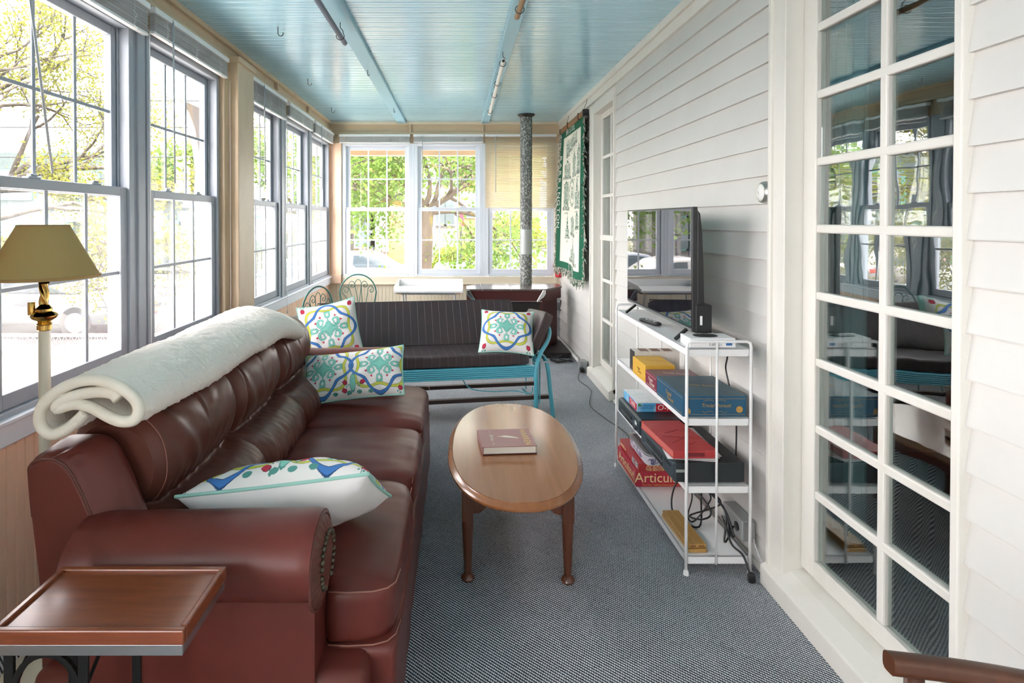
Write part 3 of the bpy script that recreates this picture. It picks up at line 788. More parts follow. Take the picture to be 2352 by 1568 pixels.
# ------------------------------------------------------------------ small tray table
def wood(name, c1, c2, rough=.25, sc=(3,40,40), coat=.4):
    return mat(name, c1, rough, var=(c2, sc, .3, .75), coat=coat, bump=[((sc[0]*3,sc[1]*3,sc[2]*3), .03, .0005)])
M['redwood'] = wood('red_brown_wood', (.24,.062,.022), (.15,.034,.013), .30, (6,60,60))
t = thing('side_table', 'small red-brown tray topped side table on a dark iron stand by the near sofa arm', 'table', (-.735, 1.21, 0))
x0, x1, y0, y1, zt = -.925, -.54, 1.108, 1.318, .67
mb = MB(); mb.box(x0+.008, x1-.008, y0+.008, y1-.008, zt-.022, zt-.007); top = O('tray_top', mb, M['redwood'], t)
mb = MB(); r = .014
mb.box(x0,x1,y0,y0+r,zt-.03,zt); mb.box(x0,x1,y1-r,y1,zt-.03,zt); mb.box(x0,x0+r,y0+r,y1-r,zt-.03,zt); mb.box(x1-r,x1,y0+r,y1-r,zt-.03,zt)
O('rim', mb, M['redwood'], top, bev=.003)
mb = MB(); zz = zt-.031
mb.box(x0+.004,x1-.004,y0+.004,y0+.008,zz-.022,zz); mb.box(x0+.004,x1-.004,y1-.008,y1-.004,zz-.022,zz); mb.box(x0+.004,x0+.008,y0+.008,y1-.008,zz-.022,zz); mb.box(x1-.008,x1-.004,y0+.008,y1-.008,zz-.022,zz)
fr = O('apron_frame', mb, M['steel'], t, bev=.001)
for y in (y0+.012, y1-.012):
    for sx in (-.893, -.745):
        mb = MB(); mb.box(sx-.010, sx+.010, y-.004, y+.004, 0, zz-.022); O('leg', mb, M['blackmetal'], t, bev=.0015)
    mb = MB(); pts = []
    for k in range(17):
        a = pi*k/16; pts.append((-.819-.066*math.cos(a), y, zz-.108+.085*math.sin(a)))
    for p, q in zip(pts, pts[1:]):
        d = (Vector(q)-Vector(p)); mb.obox((Vector(p)+Vector(q))/2, d/2*1.05, (0,.004,0), d.cross(Vector((0,1,0))).normalized()*.006)
    O('arch', mb, M['blackmetal'], t); O('crossbar', MB().box(-.890,-.748,y-.003,y+.003,.10,.118), M['blackmetal'], t)
for sx in (-.893, -.745):
    O('stretcher', MB().box(sx-.006, sx+.006, y0+.014, y1-.014, .10, .118), M['blackmetal'], t); mb = MB(); mb.tube([(sx,y0+.012,zz-.10),(sx,(y0+y1)/2,zz-.03),(sx,y1-.012,zz-.10)], .004, 6); O('curved_brace', mb, M['blackmetal'], t)

# ------------------------------------------------------------------ oval coffee table and book
M['cherry'] = mat('cherry_wood', (.33,.125,.042), .22, var=((.25,.088,.029), (26,1.2,26), .3, .75), coat=.7)
M['cherrydark'] = wood('dark_cherry_wood', (.12,.034,.014), (.065,.019,.009), .28, (40,40,3), .4)
cx, cy, ct, ta = .262, 2.66, .43, math.radians(-2.2)
ctab = thing('coffee_table', 'oval cherry wood coffee table on turned legs in the middle of the carpet', 'table', (cx, cy, 0))
def sup(a, hx, hy, e=2.35):
    c, s = math.cos(a), math.sin(a); k = (abs(c/hx)**e + abs(s/hy)**e)**(-1/e); return (k*c, k*s)
def ring(mb, prof, n=96):      # prof: (inset, z)
    def fn(i, j):
        ins, z = prof[min(int(round(i*(len(prof)-1))), len(prof)-1)]
        p = sup(2*pi*j, .303-ins, .590-ins); return (p[0], p[1], z)
    b = len(mb.v); mb.grid(fn, len(prof)-1, n, cv=True); return b, len(prof)
mb = MB(); b, k = ring(mb, [(.10,.398),(.012,.398),(.003,.402),(0,.408),(.001,.414),(.006,.418),(.009,.4205),(.016,.424),(.0215,.4285),(.0232,.4275),(.0238,.43)])
mb.f.append(tuple(range(b+95, b-1, -1))); e = b+(k-1)*96; mb.f.append(tuple(range(e, e+96)))
RT = Matrix.Translation((cx,cy,0)) @ Matrix.Rotation(ta, 4, 'Z')
mb.xf(RT); O('table_top', mb, M['cherry'], ctab, smooth='auto')
for lx_, ly_ in ((-.205,-.345),(.205,-.345),(-.205,.345),(.205,.345)):
    sg = 1 if ly_ > 0 else -1
    mb = MB(); mb.box(lx_-.024, lx_+.024, ly_-.024, ly_+.024, .245, .398); mb.xf(RT); lo = O('leg', mb, M['cherrydark'], ctab, bev=.004)
    mb = MB(); mb.lathe([(.0225,.246),(.0245,.238),(.0235,.20),(.0165,.045),(.015,.030),(.017,.024)], (lx_,ly_,0), 20)
    mb.lathe([(.014,.028),(.024,.020),(.029,.010),(.026,.002),(.018,0)], (lx_, ly_+sg*.006, 0), 20); mb.xf(RT); O('turned_shaft', mb, M['cherrydark'], lo, smooth='auto')
def apron(p, q, horiz):
    n = 24; up = []; lo = []
    for i in range(n+1):
        t = i/n; u = p+(q-p)*t; e = min(t,1-t)
        lo.append((u, .275 + .045*sstep(.05,.22,e) - .012*math.exp(-((e-.26)/.025)**2) + .008*sstep(.3,.5,e)))
    return [(p,.398)] + lo + [(q,.398)]
for s in (-1, 1):
    mb = MB(); mb.prism(apron(-.181,.181,1), lambda a,b,t: (a,t,b), s*.345-.009, s*.345+.009); mb.xf(RT); O('apron', mb, M['cherrydark'], ctab)
    mb = MB(); mb.prism(apron(-.321,.321,0), lambda a,b,t: (t,a,b), s*.205-.009, s*.205+.009); mb.xf(RT); O('apron', mb, M['cherrydark'], ctab)
M['mauve'] = mat('mauve_book_cloth', (.36,.19,.18), .5, bump=[(400,.1,.0003)]); M['maroon'] = mat('maroon_book_cloth', (.10,.018,.03), .5)
M['paper'] = mat('paper', (.80,.77,.68), .8); M['gold'] = mat('gold_print', (.72,.52,.22), .35, metal=.5); M['palegold'] = mat('pale_print', (.72,.66,.55), .5)
# book: corners in the photo (1103,985) (1217,977) (1232,1040) (1117,1047)
bk = thing('book', 'mauve hardcover book lying on the oval coffee table', 'book', (.225, 2.67, .43))
bz = .432; ang = math.radians(4)
BM = Matrix.Translation((.230, 2.625, bz)) @ Matrix.Rotation(ang, 4, 'Z')
w, d, h = .122, .105, .036
mb = MB(); mb.box(-w+.004, w-.006, -d+.004, d-.004, .0035, h-.0035); mb.xf(BM); O('pages', mb, M['paper'], bk)
mb = MB(); mb.box(-w, w, -d, d, h-.0035, h); mb.box(-w-.004, -w+.003, -d, d, .001, h); mb.xf(BM); co = O('cover', mb, M['mauve'], bk, bev=.0015)
mb = MB(); mb.box(-w, w, -d, d, 0, .0035); mb.xf(BM); O('back_cover', mb, M['maroon'], bk, bev=.001)
rx, ux = BM.to_3x3() @ Vector((0,-1,0)), BM.to_3x3() @ Vector((1,0,0))
text('title', 'WARREN', .040, BM @ Vector((.086,0,h+.0006)), rx, ux, M['gold'], co, space=1.12, xs=1.05)
text('lettering', '250 Years', .020, BM @ Vector((-.070,0,h+.0006)), rx, ux, M['palegold'], co, shear=.25)
text('lettering', '1747', .010, BM @ Vector((-.070,.072,h+.0006)), rx, ux, M['palegold'], co)
text('lettering', '1997', .010, BM @ Vector((-.070,-.072,h+.0006)), rx, ux, M['palegold'], co)
mb = MB(); n = 16
def fe(i, j):
    x = -.042+.10*i; wd = .011*math.sin(pi*min(1,i*.9+.1))**.7*(1 if i > .25 else i*2.4+.1); yy = .014-.028*i + .008*math.sin(pi*i)
    return (x, yy+(2*j-1)*wd, h+.0006)
mb.grid(fe, n, 4); mb.xf(BM); O('quill_print', mb, M['palegold'], co)

# ------------------------------------------------------------------ wooden chair at the right edge (only its top rail is in view)
M['walnut'] = wood('dark_brown_wood', (.075,.026,.011), (.045,.015,.007), .35, (30,30,4), .15)
ch = thing('wooden_chair', 'dark brown wooden chair back in the bottom right corner of the photo', 'chair', (.84, .55, 0))
def railf(i, j, z0, z1, th, x0, x1, y0=.787):
    x = x0+(x1-x0)*i; t = (x-.605)/(1.00-.605); y = y0 - .15*t + .022*math.sin(pi*t)
    a = 2*pi*j; c, s = math.cos(a), math.sin(a); m = (abs(c)**4+abs(s)**4)**-.25
    return (x, y+th*c*m, (z0+z1)/2+(z1-z0)/2*s*m)
def rail(z0, z1, th, nm, x0=.605, x1=1.0):
    mb = MB(); mb.grid(lambda i,j: railf(i,j,z0+.004*math.sin(pi*i),z1+.003*math.sin(pi*i),th,x0,x1), 20, 20, cv=True)
    mb.f.append(tuple(range(19,-1,-1))); b = len(mb.v)-20; mb.f.append(tuple(range(b,b+20))); return O(nm, mb, M['walnut'], ch, smooth='auto')
rail(.846, .873, .0115, 'top_rail'); rail(.62, .65, .009, 'back_rail', .625, .98)
for x, y in ((.640,.782),(.970,.650)):
    O('back_post', MB().tube([(x,y-.02,0),(x,y-.012,.44),(x,y,.63),(x,y+.004,.845)], [.016,.018,.015,.012], 12), M['walnut'], ch, smooth=True)
for x in (.70,.767,.838,.905):
    yy = railf((x-.605)/.395,0,0,0,0,.605,1.0)[1]
    O('spindle', MB().tube([(x,yy-.015,.45),(x,yy-.004,.64),(x,yy,.835)], .007, 8), M['walnut'], ch, smooth=True)
mb = MB(); mb.soft((.80,.56,.445), (.205,.195,.018), 6, res=12); mb.xf(Matrix.Translation((0,0,0))); O('seat', mb, M['walnut'], ch, smooth=True)
for x, y in ((.64,.42),(.955,.40)): O('leg', MB().tube([(x,y,.44),(x-.01,y-.015,0)], [.018,.013], 12), M['walnut'], ch, smooth=True)
# ------------------------------------------------------------------ glider
M['vinylbrown'] = mat('dark_brown_vinyl', (.040,.026,.028), .42, var=((.055,.032,.030), 6, .4, .8), bump=[(200,.1,.0006)])
M['vinylstripe'] = stripes(mat('channelled_brown_vinyl', (.040,.030,.034), .42, var=((.055,.034,.034), 6, .4, .8), bump=[(6,.2,.01)]), 'X', .058, .0024, (.115,.092,.085), .012, bumpd=.004)
M['pipingblack'] = mat('black_piping', (.010,.009,.009), .4)
gl_loc, gl_rot = Vector((-.238, 4.0, 0)), .15
gl = thing('porch_glider', 'turquoise metal porch glider with dark brown striped vinyl cushions', 'glider', (0,0,0))
W = .80
def slab(mb, w, d0, z0, d1, z1, th, x0=None):       # cushion slab from (y d0, z0) to (d1, z1)
    a = Vector((0,d0,z0)); b = Vector((0,d1,z1)); u = (b-a)/2; n = u.cross(Vector((1,0,0))).normalized()
    c = (a+b)/2
    mb.soft((0,0,0), (w, u.length, th), 14, bulge=.006, res=20)
    Mx = Matrix((Vector((1,0,0)), u.normalized(), n*-1)).transposed().to_4x4(); Mx.translation = c
    mb.xf(Mx); return Mx, u.length
mb = MB(); Mx, l = slab(mb, W-.012, .0, .465, .52, .445, .045); sc = O('seat_cushion', mb, M['vinylstripe'], gl, smooth=True)
loop = lambda Mx, w, l, t: [Mx @ Vector(p) for p in ((-w,-l,t),(0,-l,t),(w,-l,t),(w,0,t),(w,l,t),(0,l,t),(-w,l,t),(-w,0,t))]
def piping(Mx, w, l, t, par):
    P = []
    for a, b in (((-w,-l),(w,-l)),((w,-l),(w,l)),((w,l),(-w,l)),((-w,l),(-w,-l))):
        for k in range(8):
            f = k/8; P.append(Mx @ Vector((a[0]+(b[0]-a[0])*f, a[1]+(b[1]-a[1])*f, t)))
    O('piping', MB().tube(P, .0045, 7, closed=True), M['pipingblack'], par, smooth=True)
piping(Mx, W-.022, l-.010, .036, sc)
mb = MB(); Mx, l = slab(mb, W-.004, .44, .475, .655, .80, .042); bc = O('back_cushion', mb, M['vinylstripe'], gl, smooth=True)
piping(Mx, W-.012, l-.008, .036, bc); piping(Mx, W-.012, l-.008, -.036, bc)
M['tealrib'] = mat('ribbed_turquoise_paint', (.10,.42,.52), .35)
mb = MB(); pr = [(.025,.335)]
for k in range(6):
    z = .335+.014*k; pr += [(-.012, z+.002), (-.016, z+.006), (-.012, z+.012)]
pr += [(.025,.420)]
mb.prism(pr, lambda a,b,t: (t,a,b), -W-.01, W+.01); O('front_rail', mb, M['teal'], gl)
mb = MB(); mb.box(-W, W, .47, .50, .34, .415); O('back_rail', mb, M['teal'], gl, bev=.004)
for x in (-.5, 0, .5): O('seat_support', MB().box(x-.012, x+.012, .02, .48, .392, .404), M['teal'], gl)
for s in (-1, 1):
    # arm pad tilted outwards
    mb = MB(); mb.soft((0,0,0), (.040, .215, .165), 12, res=14)
    Rm = Matrix.Translation((s*.875, .285, .615)) @ Matrix.Rotation(s*.50, 4, 'Y') @ Matrix.Rotation(-.10, 4, 'X'); mb.xf(Rm)
    ap = O('arm_pad', mb, M['vinylbrown'], gl, smooth=True)
    P = [Rm @ Vector((.034*(-s), y, z)) for y, z in ((-.208,-.155),(-.208,.155),(.208,.155),(.208,-.155))]
    O('piping', MB().tube(P, .0042, 7, closed=True), M['pipingblack'], ap, smooth=True)
    # swinging arm tube
    pts = catmull([(s*.82,-.01,.10),(s*.82,-.018,.25),(s*.825,-.005,.40),(s*.87,.05,.49),(s*.955,.15,.555),(s*1.005,.25,.60),(s*1.01,.31,.64),(s*.97,.40,.70),(s*.92,.46,.745)], 6)
    O('arm_tube', MB().tube(pts, .016, 12), M['teal'], gl, smooth=True)
    # standing base
    pts = catmull([(s*.975,.06,0),(s*.955,.07,.20),(s*.94,.085,.37),(s*.935,.14,.425),(s*.935,.28,.435),(s*.935,.40,.425),(s*.94,.45,.37),(s*.955,.47,.20),(s*.975,.48,0)], 6)
    O('base_leg', MB().tube(pts, .016, 12), M['teal'], gl, smooth=True)
    for y in (.08, .46): O('hanger_link', MB().obox((s*.875, y, .27), (.0025,0,0), (0,.012,0), (0,.0,.16)), M['teal'], gl)
    mb = MB(); mb.tube([(s*.82,-.01,.105),(s*.82,.02,.10),(s*.84,.08,.11),(s*.85,.46,.11)], .010, 8); O('swing_bar', mb, M['teal'], gl, smooth=True)
    O('link_bolt', MB().tube([(s*.83,.08,.42),(s*.945,.08,.42)], .007, 8), M['chrome'], gl)
for y, z in ((.10,.155),(.45,.155)):
    O('base_stretcher', MB().box(-.95, .95, y-.018, y+.018, z-.014, z+.014), mat('dark_brown_metal', (.05,.025,.02), .45), gl, bev=.002)
gl.location = gl_loc; gl.rotation_euler = (0,0,gl_rot)
def gw(x, y, z): return gl_loc + Matrix.Rotation(gl_rot, 3, 'Z') @ Vector((x,y,z))
tag(O('cord', MB().tube(catmull([gw(.28,.05,.335),gw(.34,.0,.27),gw(.50,-.01,.245),gw(.66,.0,.24),gw(.78,.0,.215),gw(.80,.01,.26)], 6), .004, 6), M['teal'], smooth=True), 'thin turquoise cord looped under the front rail of the glider', 'cord')

# ------------------------------------------------------------------ bistro chairs
bc = thing('bistro_chair', 'green wrought iron bistro chair with scrolled fan back by the far windows', 'chair', (0,0,0), 'green bistro chairs')
def C2(f, n=24): return [f(i/n) for i in range(n+1)]
hoop = [(-.135,0,.44),(-.165,.0,.56)] + [(-.19*math.cos(a), .0, .70+.20*math.sin(a)) for a in [pi*k/24 for k in range(25)]] + [(.165,0,.56),(.135,0,.44)]
O('back_hoop', MB().tube(catmull(hoop, 2), .0075, 8), M['greeniron'], bc, smooth=True)
mb = MB()
for k in range(-2, 3):
    xb = k*.030; xt = k*.066; zt = .83 - .018*k*k
    for s in (-1, 1):
        if k == 0 or True:
            x1 = xt + s*.032
            if s == 1 or k == -2 or True: pass
    s = 1 if k <= 0 else 1
    P = [(xb, 0, .46), (xb*1.4, 0, .60), (xt-.032, 0, zt-.05), (xt-.026, 0, zt-.005), (xt, 0, zt+.018), (xt+.026, 0, zt-.002)]
    if k == 0: P += [(xt+.032, 0, zt-.05), (xb+.012, 0, .60), (xb+.010, 0, .46)]
    else:
        for q in range(7):
            a = .3 - q*.95; r = .026*(1-q/8.0); P.append((xt+.006+r*math.cos(a), 0, zt-.028+r*math.sin(a)))
    mb.tube(catmull(P, 5), .0036, 6)
O('scroll_fan', mb, M['greeniron'], bc, smooth=True)
mb = MB(); mb.lathe([(.0,.440),(.17,.440),(.185,.445),(.185,.455),(.17,.458),(.0,.455)], (0,-.185,0), 32); O('seat', mb, M['greeniron'], bc, smooth='auto')
for x, y, x2, y2 in ((-.13,0,-.16,.05),(.13,0,.16,.05),(-.12,-.30,-.16,-.36),(.12,-.30,.16,-.36)):
    O('leg', MB().tube(catmull([(x,y,.445),(x*1.0,y*1.02,.22),(x2,y2,0)], 6), .0075, 8), M['greeniron'], bc, smooth=True)
O('leg_ring', MB().tube([(.125*math.cos(2*pi*k/20), -.16+.135*math.sin(2*pi*k/20), .20) for k in range(20)], .005, 6, closed=True), M['greeniron'], bc, smooth=True)
bc.location = (-1.055, 6.02, 0); bc.rotation_euler = (0,0,.12)
dup(bc, (-1.215, 4.93, 0), math.radians(62), 'green wrought iron bistro chair seen edge-on between the left windows and the glider')

# ------------------------------------------------------------------ white tray table under the far windows
wt = thing('tray_table', 'white tray topped folding table standing under the far windows', 'table', (-.31, 6.4, 0))
xa, xb, ya, yb, zt = -.69, .065, 6.14, 6.67, .71
O('table_top', MB().box(xa, xb, ya, yb, zt-.022, zt), M['whitemetal'], wt, bev=.004)
mb = MB(); mb.box(xa, xb, yb-.016, yb, zt, zt+.075); mb.prism([(ya,zt),(ya,zt+.018),(ya+.08,zt+.05),(yb-.1,zt+.06),(yb-.016,zt+.075),(yb-.016,zt)], lambda a,b,t:(t,a,b), xa, xa+.014)
mb.prism([(ya,zt),(ya,zt+.018),(ya+.08,zt+.05),(yb-.1,zt+.06),(yb-.016,zt+.075),(yb-.016,zt)], lambda a,b,t:(t,a,b), xb-.014, xb); O('raised_rim', mb, M['whitemetal'], wt, bev=.003)
for x0, s in ((-.60, 1), (-.02, -1)):
    for y, y2 in ((6.22,6.60),(6.60,6.22)):
        O('leg', MB().tube([(x0, y, zt-.022), (x0+s*.03, y2, .0)], .009, 8), M['steel'], wt, smooth=True)
O('crossbar', MB().box(-.62,.0,6.20,6.215,zt-.05,zt-.022), M['steel'], wt); 
for x in (-.64, .005): O('wooden_block', MB().box(x-.03, x+.03, 6.18, 6.6, zt-.045, zt-.022), M['tan'], wt)

# ------------------------------------------------------------------ pellet stove and flue
M['stovebrown'] = mat('dark_red_brown_enamel', (.060,.012,.012), .28, spec=.5); M['stoveblack'] = mat('stove_black', (.014,.011,.011), .45)
M['stovetile'] = stripes(mat('dark_stone_tile', (.10,.08,.075), .22, var=((.14,.115,.105), 9, .4, .75)), 'X', .31, .005, (.30,.28,.26), .004)
st = thing('pellet_stove', 'dark brown pellet stove with tiled top and chrome corners in the far right corner', 'stove', (.58, 6.4, 0))
tp = [(.10,6.13),(.965,6.13),(1.19,6.42),(1.19,6.66),(.255,6.66),(.10,6.45)]
mb = MB(); mb.prism(tp, lambda a,b,t: (a,b,t), .712, .730); O('tiled_top', mb, M['stovetile'], st, bev=.003)
mb = MB(); mb.prism([(x*.985+.006, y*.99+.06) for x, y in tp], lambda a,b,t: (a,b,t), .600, .712); O('hopper_lid', mb, M['stovebrown'], st, bev=.004)
mb = MB(); mb.prism([(.13,6.24),(.945,6.24),(1.15,6.50),(1.15,6.66),(.28,6.66),(.13,6.48)], lambda a,b,t: (a,b,t), .06, .60); bo = O('body', mb, M['stovebrown'], st, bev=.006)
O('front_panel', MB().box(.17, .905, 6.225, 6.245, .12, .575), M['stoveblack'], st, bev=.004)
O('hearth_base', MB().box(.06, 1.22, 6.04, 6.68, 0, .06), M['stoveblack'], st, bev=.006)
mb = MB(); mb.box(.15, .93, 6.18, 6.19, .585, .603); O('chrome_strip', mb, M['chrome'], st, bev=.002)
for x, s in ((.105, 1), (.96, -1)):
    mb = MB(); mb.prism([(x,.722),(x+s*.03,.722),(x+s*.10,.60),(x+s*.095,.585),(x+s*.02,.645),(x,.68)], lambda a,b,t: (a,t,b), 6.112, 6.135); O('chrome_corner', mb, M['chrome'], st, bev=.004)
M['speckle'] = mat('speckled_grey_pipe', (.10,.105,.10), .55, var=((.42,.43,.40), (60,60,40), .50, .60), bump=[(40,.1,.001)])
M['galv'] = mat('galvanised_pipe', (.36,.38,.37), .4, metal=.4)
fp = thing('stove_pipe', 'tall speckled grey stove pipe rising from the pellet stove to the ceiling', 'pipe', (.806, 6.62, .73))
mb = MB(); mb.lathe([(.069,.73),(.069,1.165),(.0705,1.165),(.0705,1.18),(.069,1.18),(.069,1.40)], (.806,6.62,0), 36); 
O('lower_section', MB().lathe([(.069,.731),(.069,1.08)], (.806,6.62,0), 36), M['speckle'], fp, smooth='auto')
O('bare_section', MB().lathe([(.0705,1.08),(.0705,1.36),(.073,1.362),(.073,1.372),(.070,1.374)], (.806,6.62,0), 36), M['galv'], fp, smooth='auto')
O('upper_section', MB().lathe([(.069,1.374),(.069,2.69)], (.806,6.62,0), 36), M['speckle'], fp, smooth='auto')
O('ceiling_flange', MB().lathe([(.069,2.675),(.075,2.68),(.10,2.70),(.10,2.708)], (.806,6.62,0), 36), M['stoveblack'], fp, smooth='auto')

# ------------------------------------------------------------------ tapestry on a wooden hanger
hz0 = 2.60; tx = 1.235; ta_, tb_ = 4.83+.62, 6.62      # near and far ends (Y)
tn, tf = px(0,1)*0 + 5.50, 6.68
tp_ = thing('tapestry', 'fringed green and cream tapestry of town buildings hanging on the right wall', 'tapestry', (1.24, 6.05, .83))
M['hangwood'] = wood('orange_brown_wood', (.33,.14,.035), (.22,.08,.02), .35, (40,4,40), .3)
y0, y1, zt, zb = 5.50, 6.66, 2.50, .93
def tw(i, j):         # i: far(0) to near(1), j: bottom(0) to top(1)
    y = y1+(y0-y1)*i; z = zb+(zt-zb)*j
    sag = (1-j)
    x = 1.232 - .030*math.sin(i*9+1.0)*sag*.9 - .035*math.exp(-((i-.0)/.10)**2)*sstep(.0,.5,sag) - .012*sag
    y += .03*sag*(1-i) + .02*sag*math.sin(i*pi*2)
    z += -.05*i*sag + .012*math.sin(i*7)*sag
    return (x, y, z)
nu, nv = 130, 240
c = np.empty((nu+1, nv+1, 4)); c[..., 3] = 1
A, B = np.meshgrid(np.linspace(0,1,nu+1), np.linspace(0,1,nv+1), indexing='ij')
CR = np.array((.74,.72,.62)); DG = np.array((.012,.10,.055)); GG = np.array((.13,.22,.165))
c[..., :3] = CR
rs = np.random.RandomState(4)
def blob(cx, cy, hw, hh, roof):
    d = rs.rand(nu+1, nv+1); st = (np.floor(A*130).astype(int)*7 + np.floor(B*240).astype(int)*3) % 5
    body = (np.abs(A-cx) < hw) & (np.abs(B-cy) < hh)
    rf = (B > cy+hh) & (B < cy+hh+roof) & (np.abs(A-cx) < hw*(1-(B-cy-hh)/max(roof,1e-6))*.6)
    m = (body | rf) & (d < .66); c[m, :3] = GG
    m2 = rf & (d < .55); c[m2, :3] = DG
    base = (np.abs(A-cx) < hw*1.3) & (np.abs(B-cy+hh) < .012) & (d < .7); c[base, :3] = GG*.6
    cap = (np.abs(A-cx) < hw*.6) & (np.abs(B-cy+hh+.03) < .005) & (st < 2); c[cap, :3] = DG
for k in range(7): blob(.28+.07*k, .845+.01*k, .03, .025+.02*rs.rand(), .03)
blob(.30,.70,.11,.050,.03); blob(.62,.72,.08,.06,.05); blob(.82,.74,.06,.07,.05)
blob(.78,.50,.085,.050,.10); blob(.26,.52,.08,.09,.02); blob(.55,.32,.12,.055,.02); blob(.30,.26,.05,.03,.12); blob(.58,.12,.17,.04,.09); blob(.80,.36,.05,.04,.02)
e = np.hypot((A-.50)/.13, (B-.545)/.085); dd = rs.rand(nu+1, nv+1); m = ((np.abs(e-1) < .16) | (e < .55)) & (dd < .6); c[m, :3] = GG
m = (A < .12) | (A > .88) | (B > .945) | (B < .05); c[m, :3] = DG*1.15
m = (((A > .12) & (A < .135)) | ((A < .88) & (A > .865)) | ((B < .945) & (B > .937)) | ((B > .05) & (B < .056))) & (A > .12) & (A < .88) & (B > .05) & (B < .945); c[m, :3] = CR*.95
mb = MB(); mb.grid(tw, nu, nv); mb.c = c.reshape(-1, 4)
M['weave'] = vcol_mat('woven_cotton', .9, bump=[(300,.4,.001)])
wv = O('woven_panel', mb, M['weave'], tp_, smooth=True); md = wv.modifiers.new('t', 'SOLIDIFY'); md.thickness = .004
mb = MB(); M['fringe'] = mat('mixed_fringe_yarn', (.60,.58,.50), .9, var=((.03,.10,.06), 55, .45, .55))
for (edge, n) in (('b', 90), ('l', 110), ('r', 110)):
    for k in range(n):
        f = (k+R.random())/n
        p = Vector(tw(f, 0) if edge == 'b' else tw(0, f) if edge == 'l' else tw(1, f))
        d = Vector((R.uniform(-.4,.2), R.uniform(-.35,.35), -1)) if edge == 'b' else Vector((R.uniform(-.6,.3), (.8 if edge == 'l' else -.55), R.uniform(-1.0,-.1)))
        L = R.uniform(.05,.09) if edge == 'b' else R.uniform(.03,.06)
        d.normalize(); q = p+d*L*.6+Vector((R.uniform(-.006,.006), R.uniform(-.01,.01), 0)); e2 = p+d*L+Vector((0, R.uniform(-.015,.015), -.012))
        for pt in (p, q, e2): pt.x = min(pt.x, 1.268)
        mb.tube([p, q, e2], [.0045,.0055,.0025], 5)
O('fringe', mb, M['fringe'], wv)
mb = MB(); mb.box(1.212, 1.262, y0-.04, y1+.03, zt-.012, zt+.042); hg = O('hanger_rail', mb, M['hangwood'], tp_, bev=.004)
for y in (y0-.035, y1+.02): O('end_cap', MB().box(1.208, 1.266, y-.02, y+.02, zt-.016, zt+.046), M['black'], hg, bev=.003)
for y in (y0+.18, y0+.72): O('clamp', MB().box(1.205, 1.225, y-.012, y+.012, zt-.018, zt+.048), mat('dark_red_brown_clamp', (.10,.03,.015), .4), hg, bev=.002)
M['wire'] = mat('dark_wire', (.10,.10,.10), .4, metal=.8)
for y in (y0+.01, y1-.25): O('wire_hook', MB().tube(catmull([(1.24,y,zt+.04),(1.245,y+.03,zt+.08),(1.25,y-.02,zt+.11),(1.258,y,zt+.155)], 5), .0025, 6), M['wire'], hg, smooth=True)
M['letter'] = mat('white_woven_letter', (.72,.72,.66), .9); M['greenletter'] = mat('green_woven_letter', (.012,.10,.055), .9)
def onweave(body, fi, fj, size, up, right, nm='lettering', m='letter', sp=1.0):
    n = len(body)
    for k, ch_ in enumerate(body):
        s = (k-(n-1)/2)*size*.82*sp; i, j = fi, fj
        if right == 'y': i = fi + s/(y1-y0)
        else: j = fj - s/(zt-zb)
        p = Vector(tw(i, j)); p.x -= .006
        r = (Vector(tw(i+.01, j)) - Vector(tw(i-.01, j))).normalized() if right == 'y' else (Vector(tw(i, j-.01)) - Vector(tw(i, j+.01))).normalized()
        u = (Vector(tw(i, j+.01)) - Vector(tw(i, j-.01))).normalized() if right == 'y' else (Vector(tw(i+.01, j)) - Vector(tw(i-.01, j))).normalized()
        text(nm, ch_, size, p, r, u, M[m], wv)
onweave('BRISTOL', .45, .970, .085, 'z', 'y')
onweave('BARRINGTON', .06, .56, .105, 'y', 'z')
onweave('ISLA', .52, .026, .11, 'z', 'y', sp=1.3)

# ------------------------------------------------------------------ fire extinguisher by the corner
M['red'] = mat('red_enamel', (.52,.015,.03), .3)
fe_ = thing('fire_extinguisher', 'red fire extinguisher with white label hanging beside the far right window', 'fire extinguisher', (1.262, 6.99, .80))
mb = MB(); mb.lathe([(.035,.77),(.042,.775),(.044,.80),(.044,.955)], (1.262,7.02,0), 24); O('cylinder', mb, M['red'], fe_, smooth='auto')
O('label_band', MB().lathe([(.0442,.955),(.0442,1.135)], (1.262,7.02,0), 24), mat('printed_label', (.70,.68,.62), .5, var=((.25,.22,.2), (120,120,60), .58, .66)), fe_, smooth='auto')
mb = MB(); mb.lathe([(.044,1.135),(.040,1.165),(.030,1.19),(.022,1.205),(.022,1.235)], (1.262,7.02,0), 24); O('neck', mb, M['whitemetal'], fe_, smooth='auto')
mb = MB(); mb.box(1.25,1.275,6.965,7.04,1.24,1.26); O('lever', mb, M['black'], fe_, bev=.003)
O('wall_bracket', MB().box(1.235,1.289,7.064,7.088,.85,1.1), M['steel'], fe_)

# ------------------------------------------------------------------ puck light on the siding
pk = thing('puck_light', 'round silver push light stuck on the white siding near the window', 'light', (1.27, 2.34, 1.55))
mb = MB(); mb.lathe([(.046,0),(.046,-.010),(.043,-.020),(.036,-.027),(.033,-.027)], (1.285,2.352,1.594), 40, 'x'); O('housing', mb, mat('satin_silver', (.55,.54,.50), .3, metal=.9), pk, smooth='auto')
mb = MB(); mb.lathe([(.033,-.026),(.024,-.031),(.010,-.033),(.0001,-.034)], (1.285,2.352,1.594), 32, 'x'); O('lens', mb, mat('cloudy_lens', (.75,.75,.73), .15), pk, smooth=True)

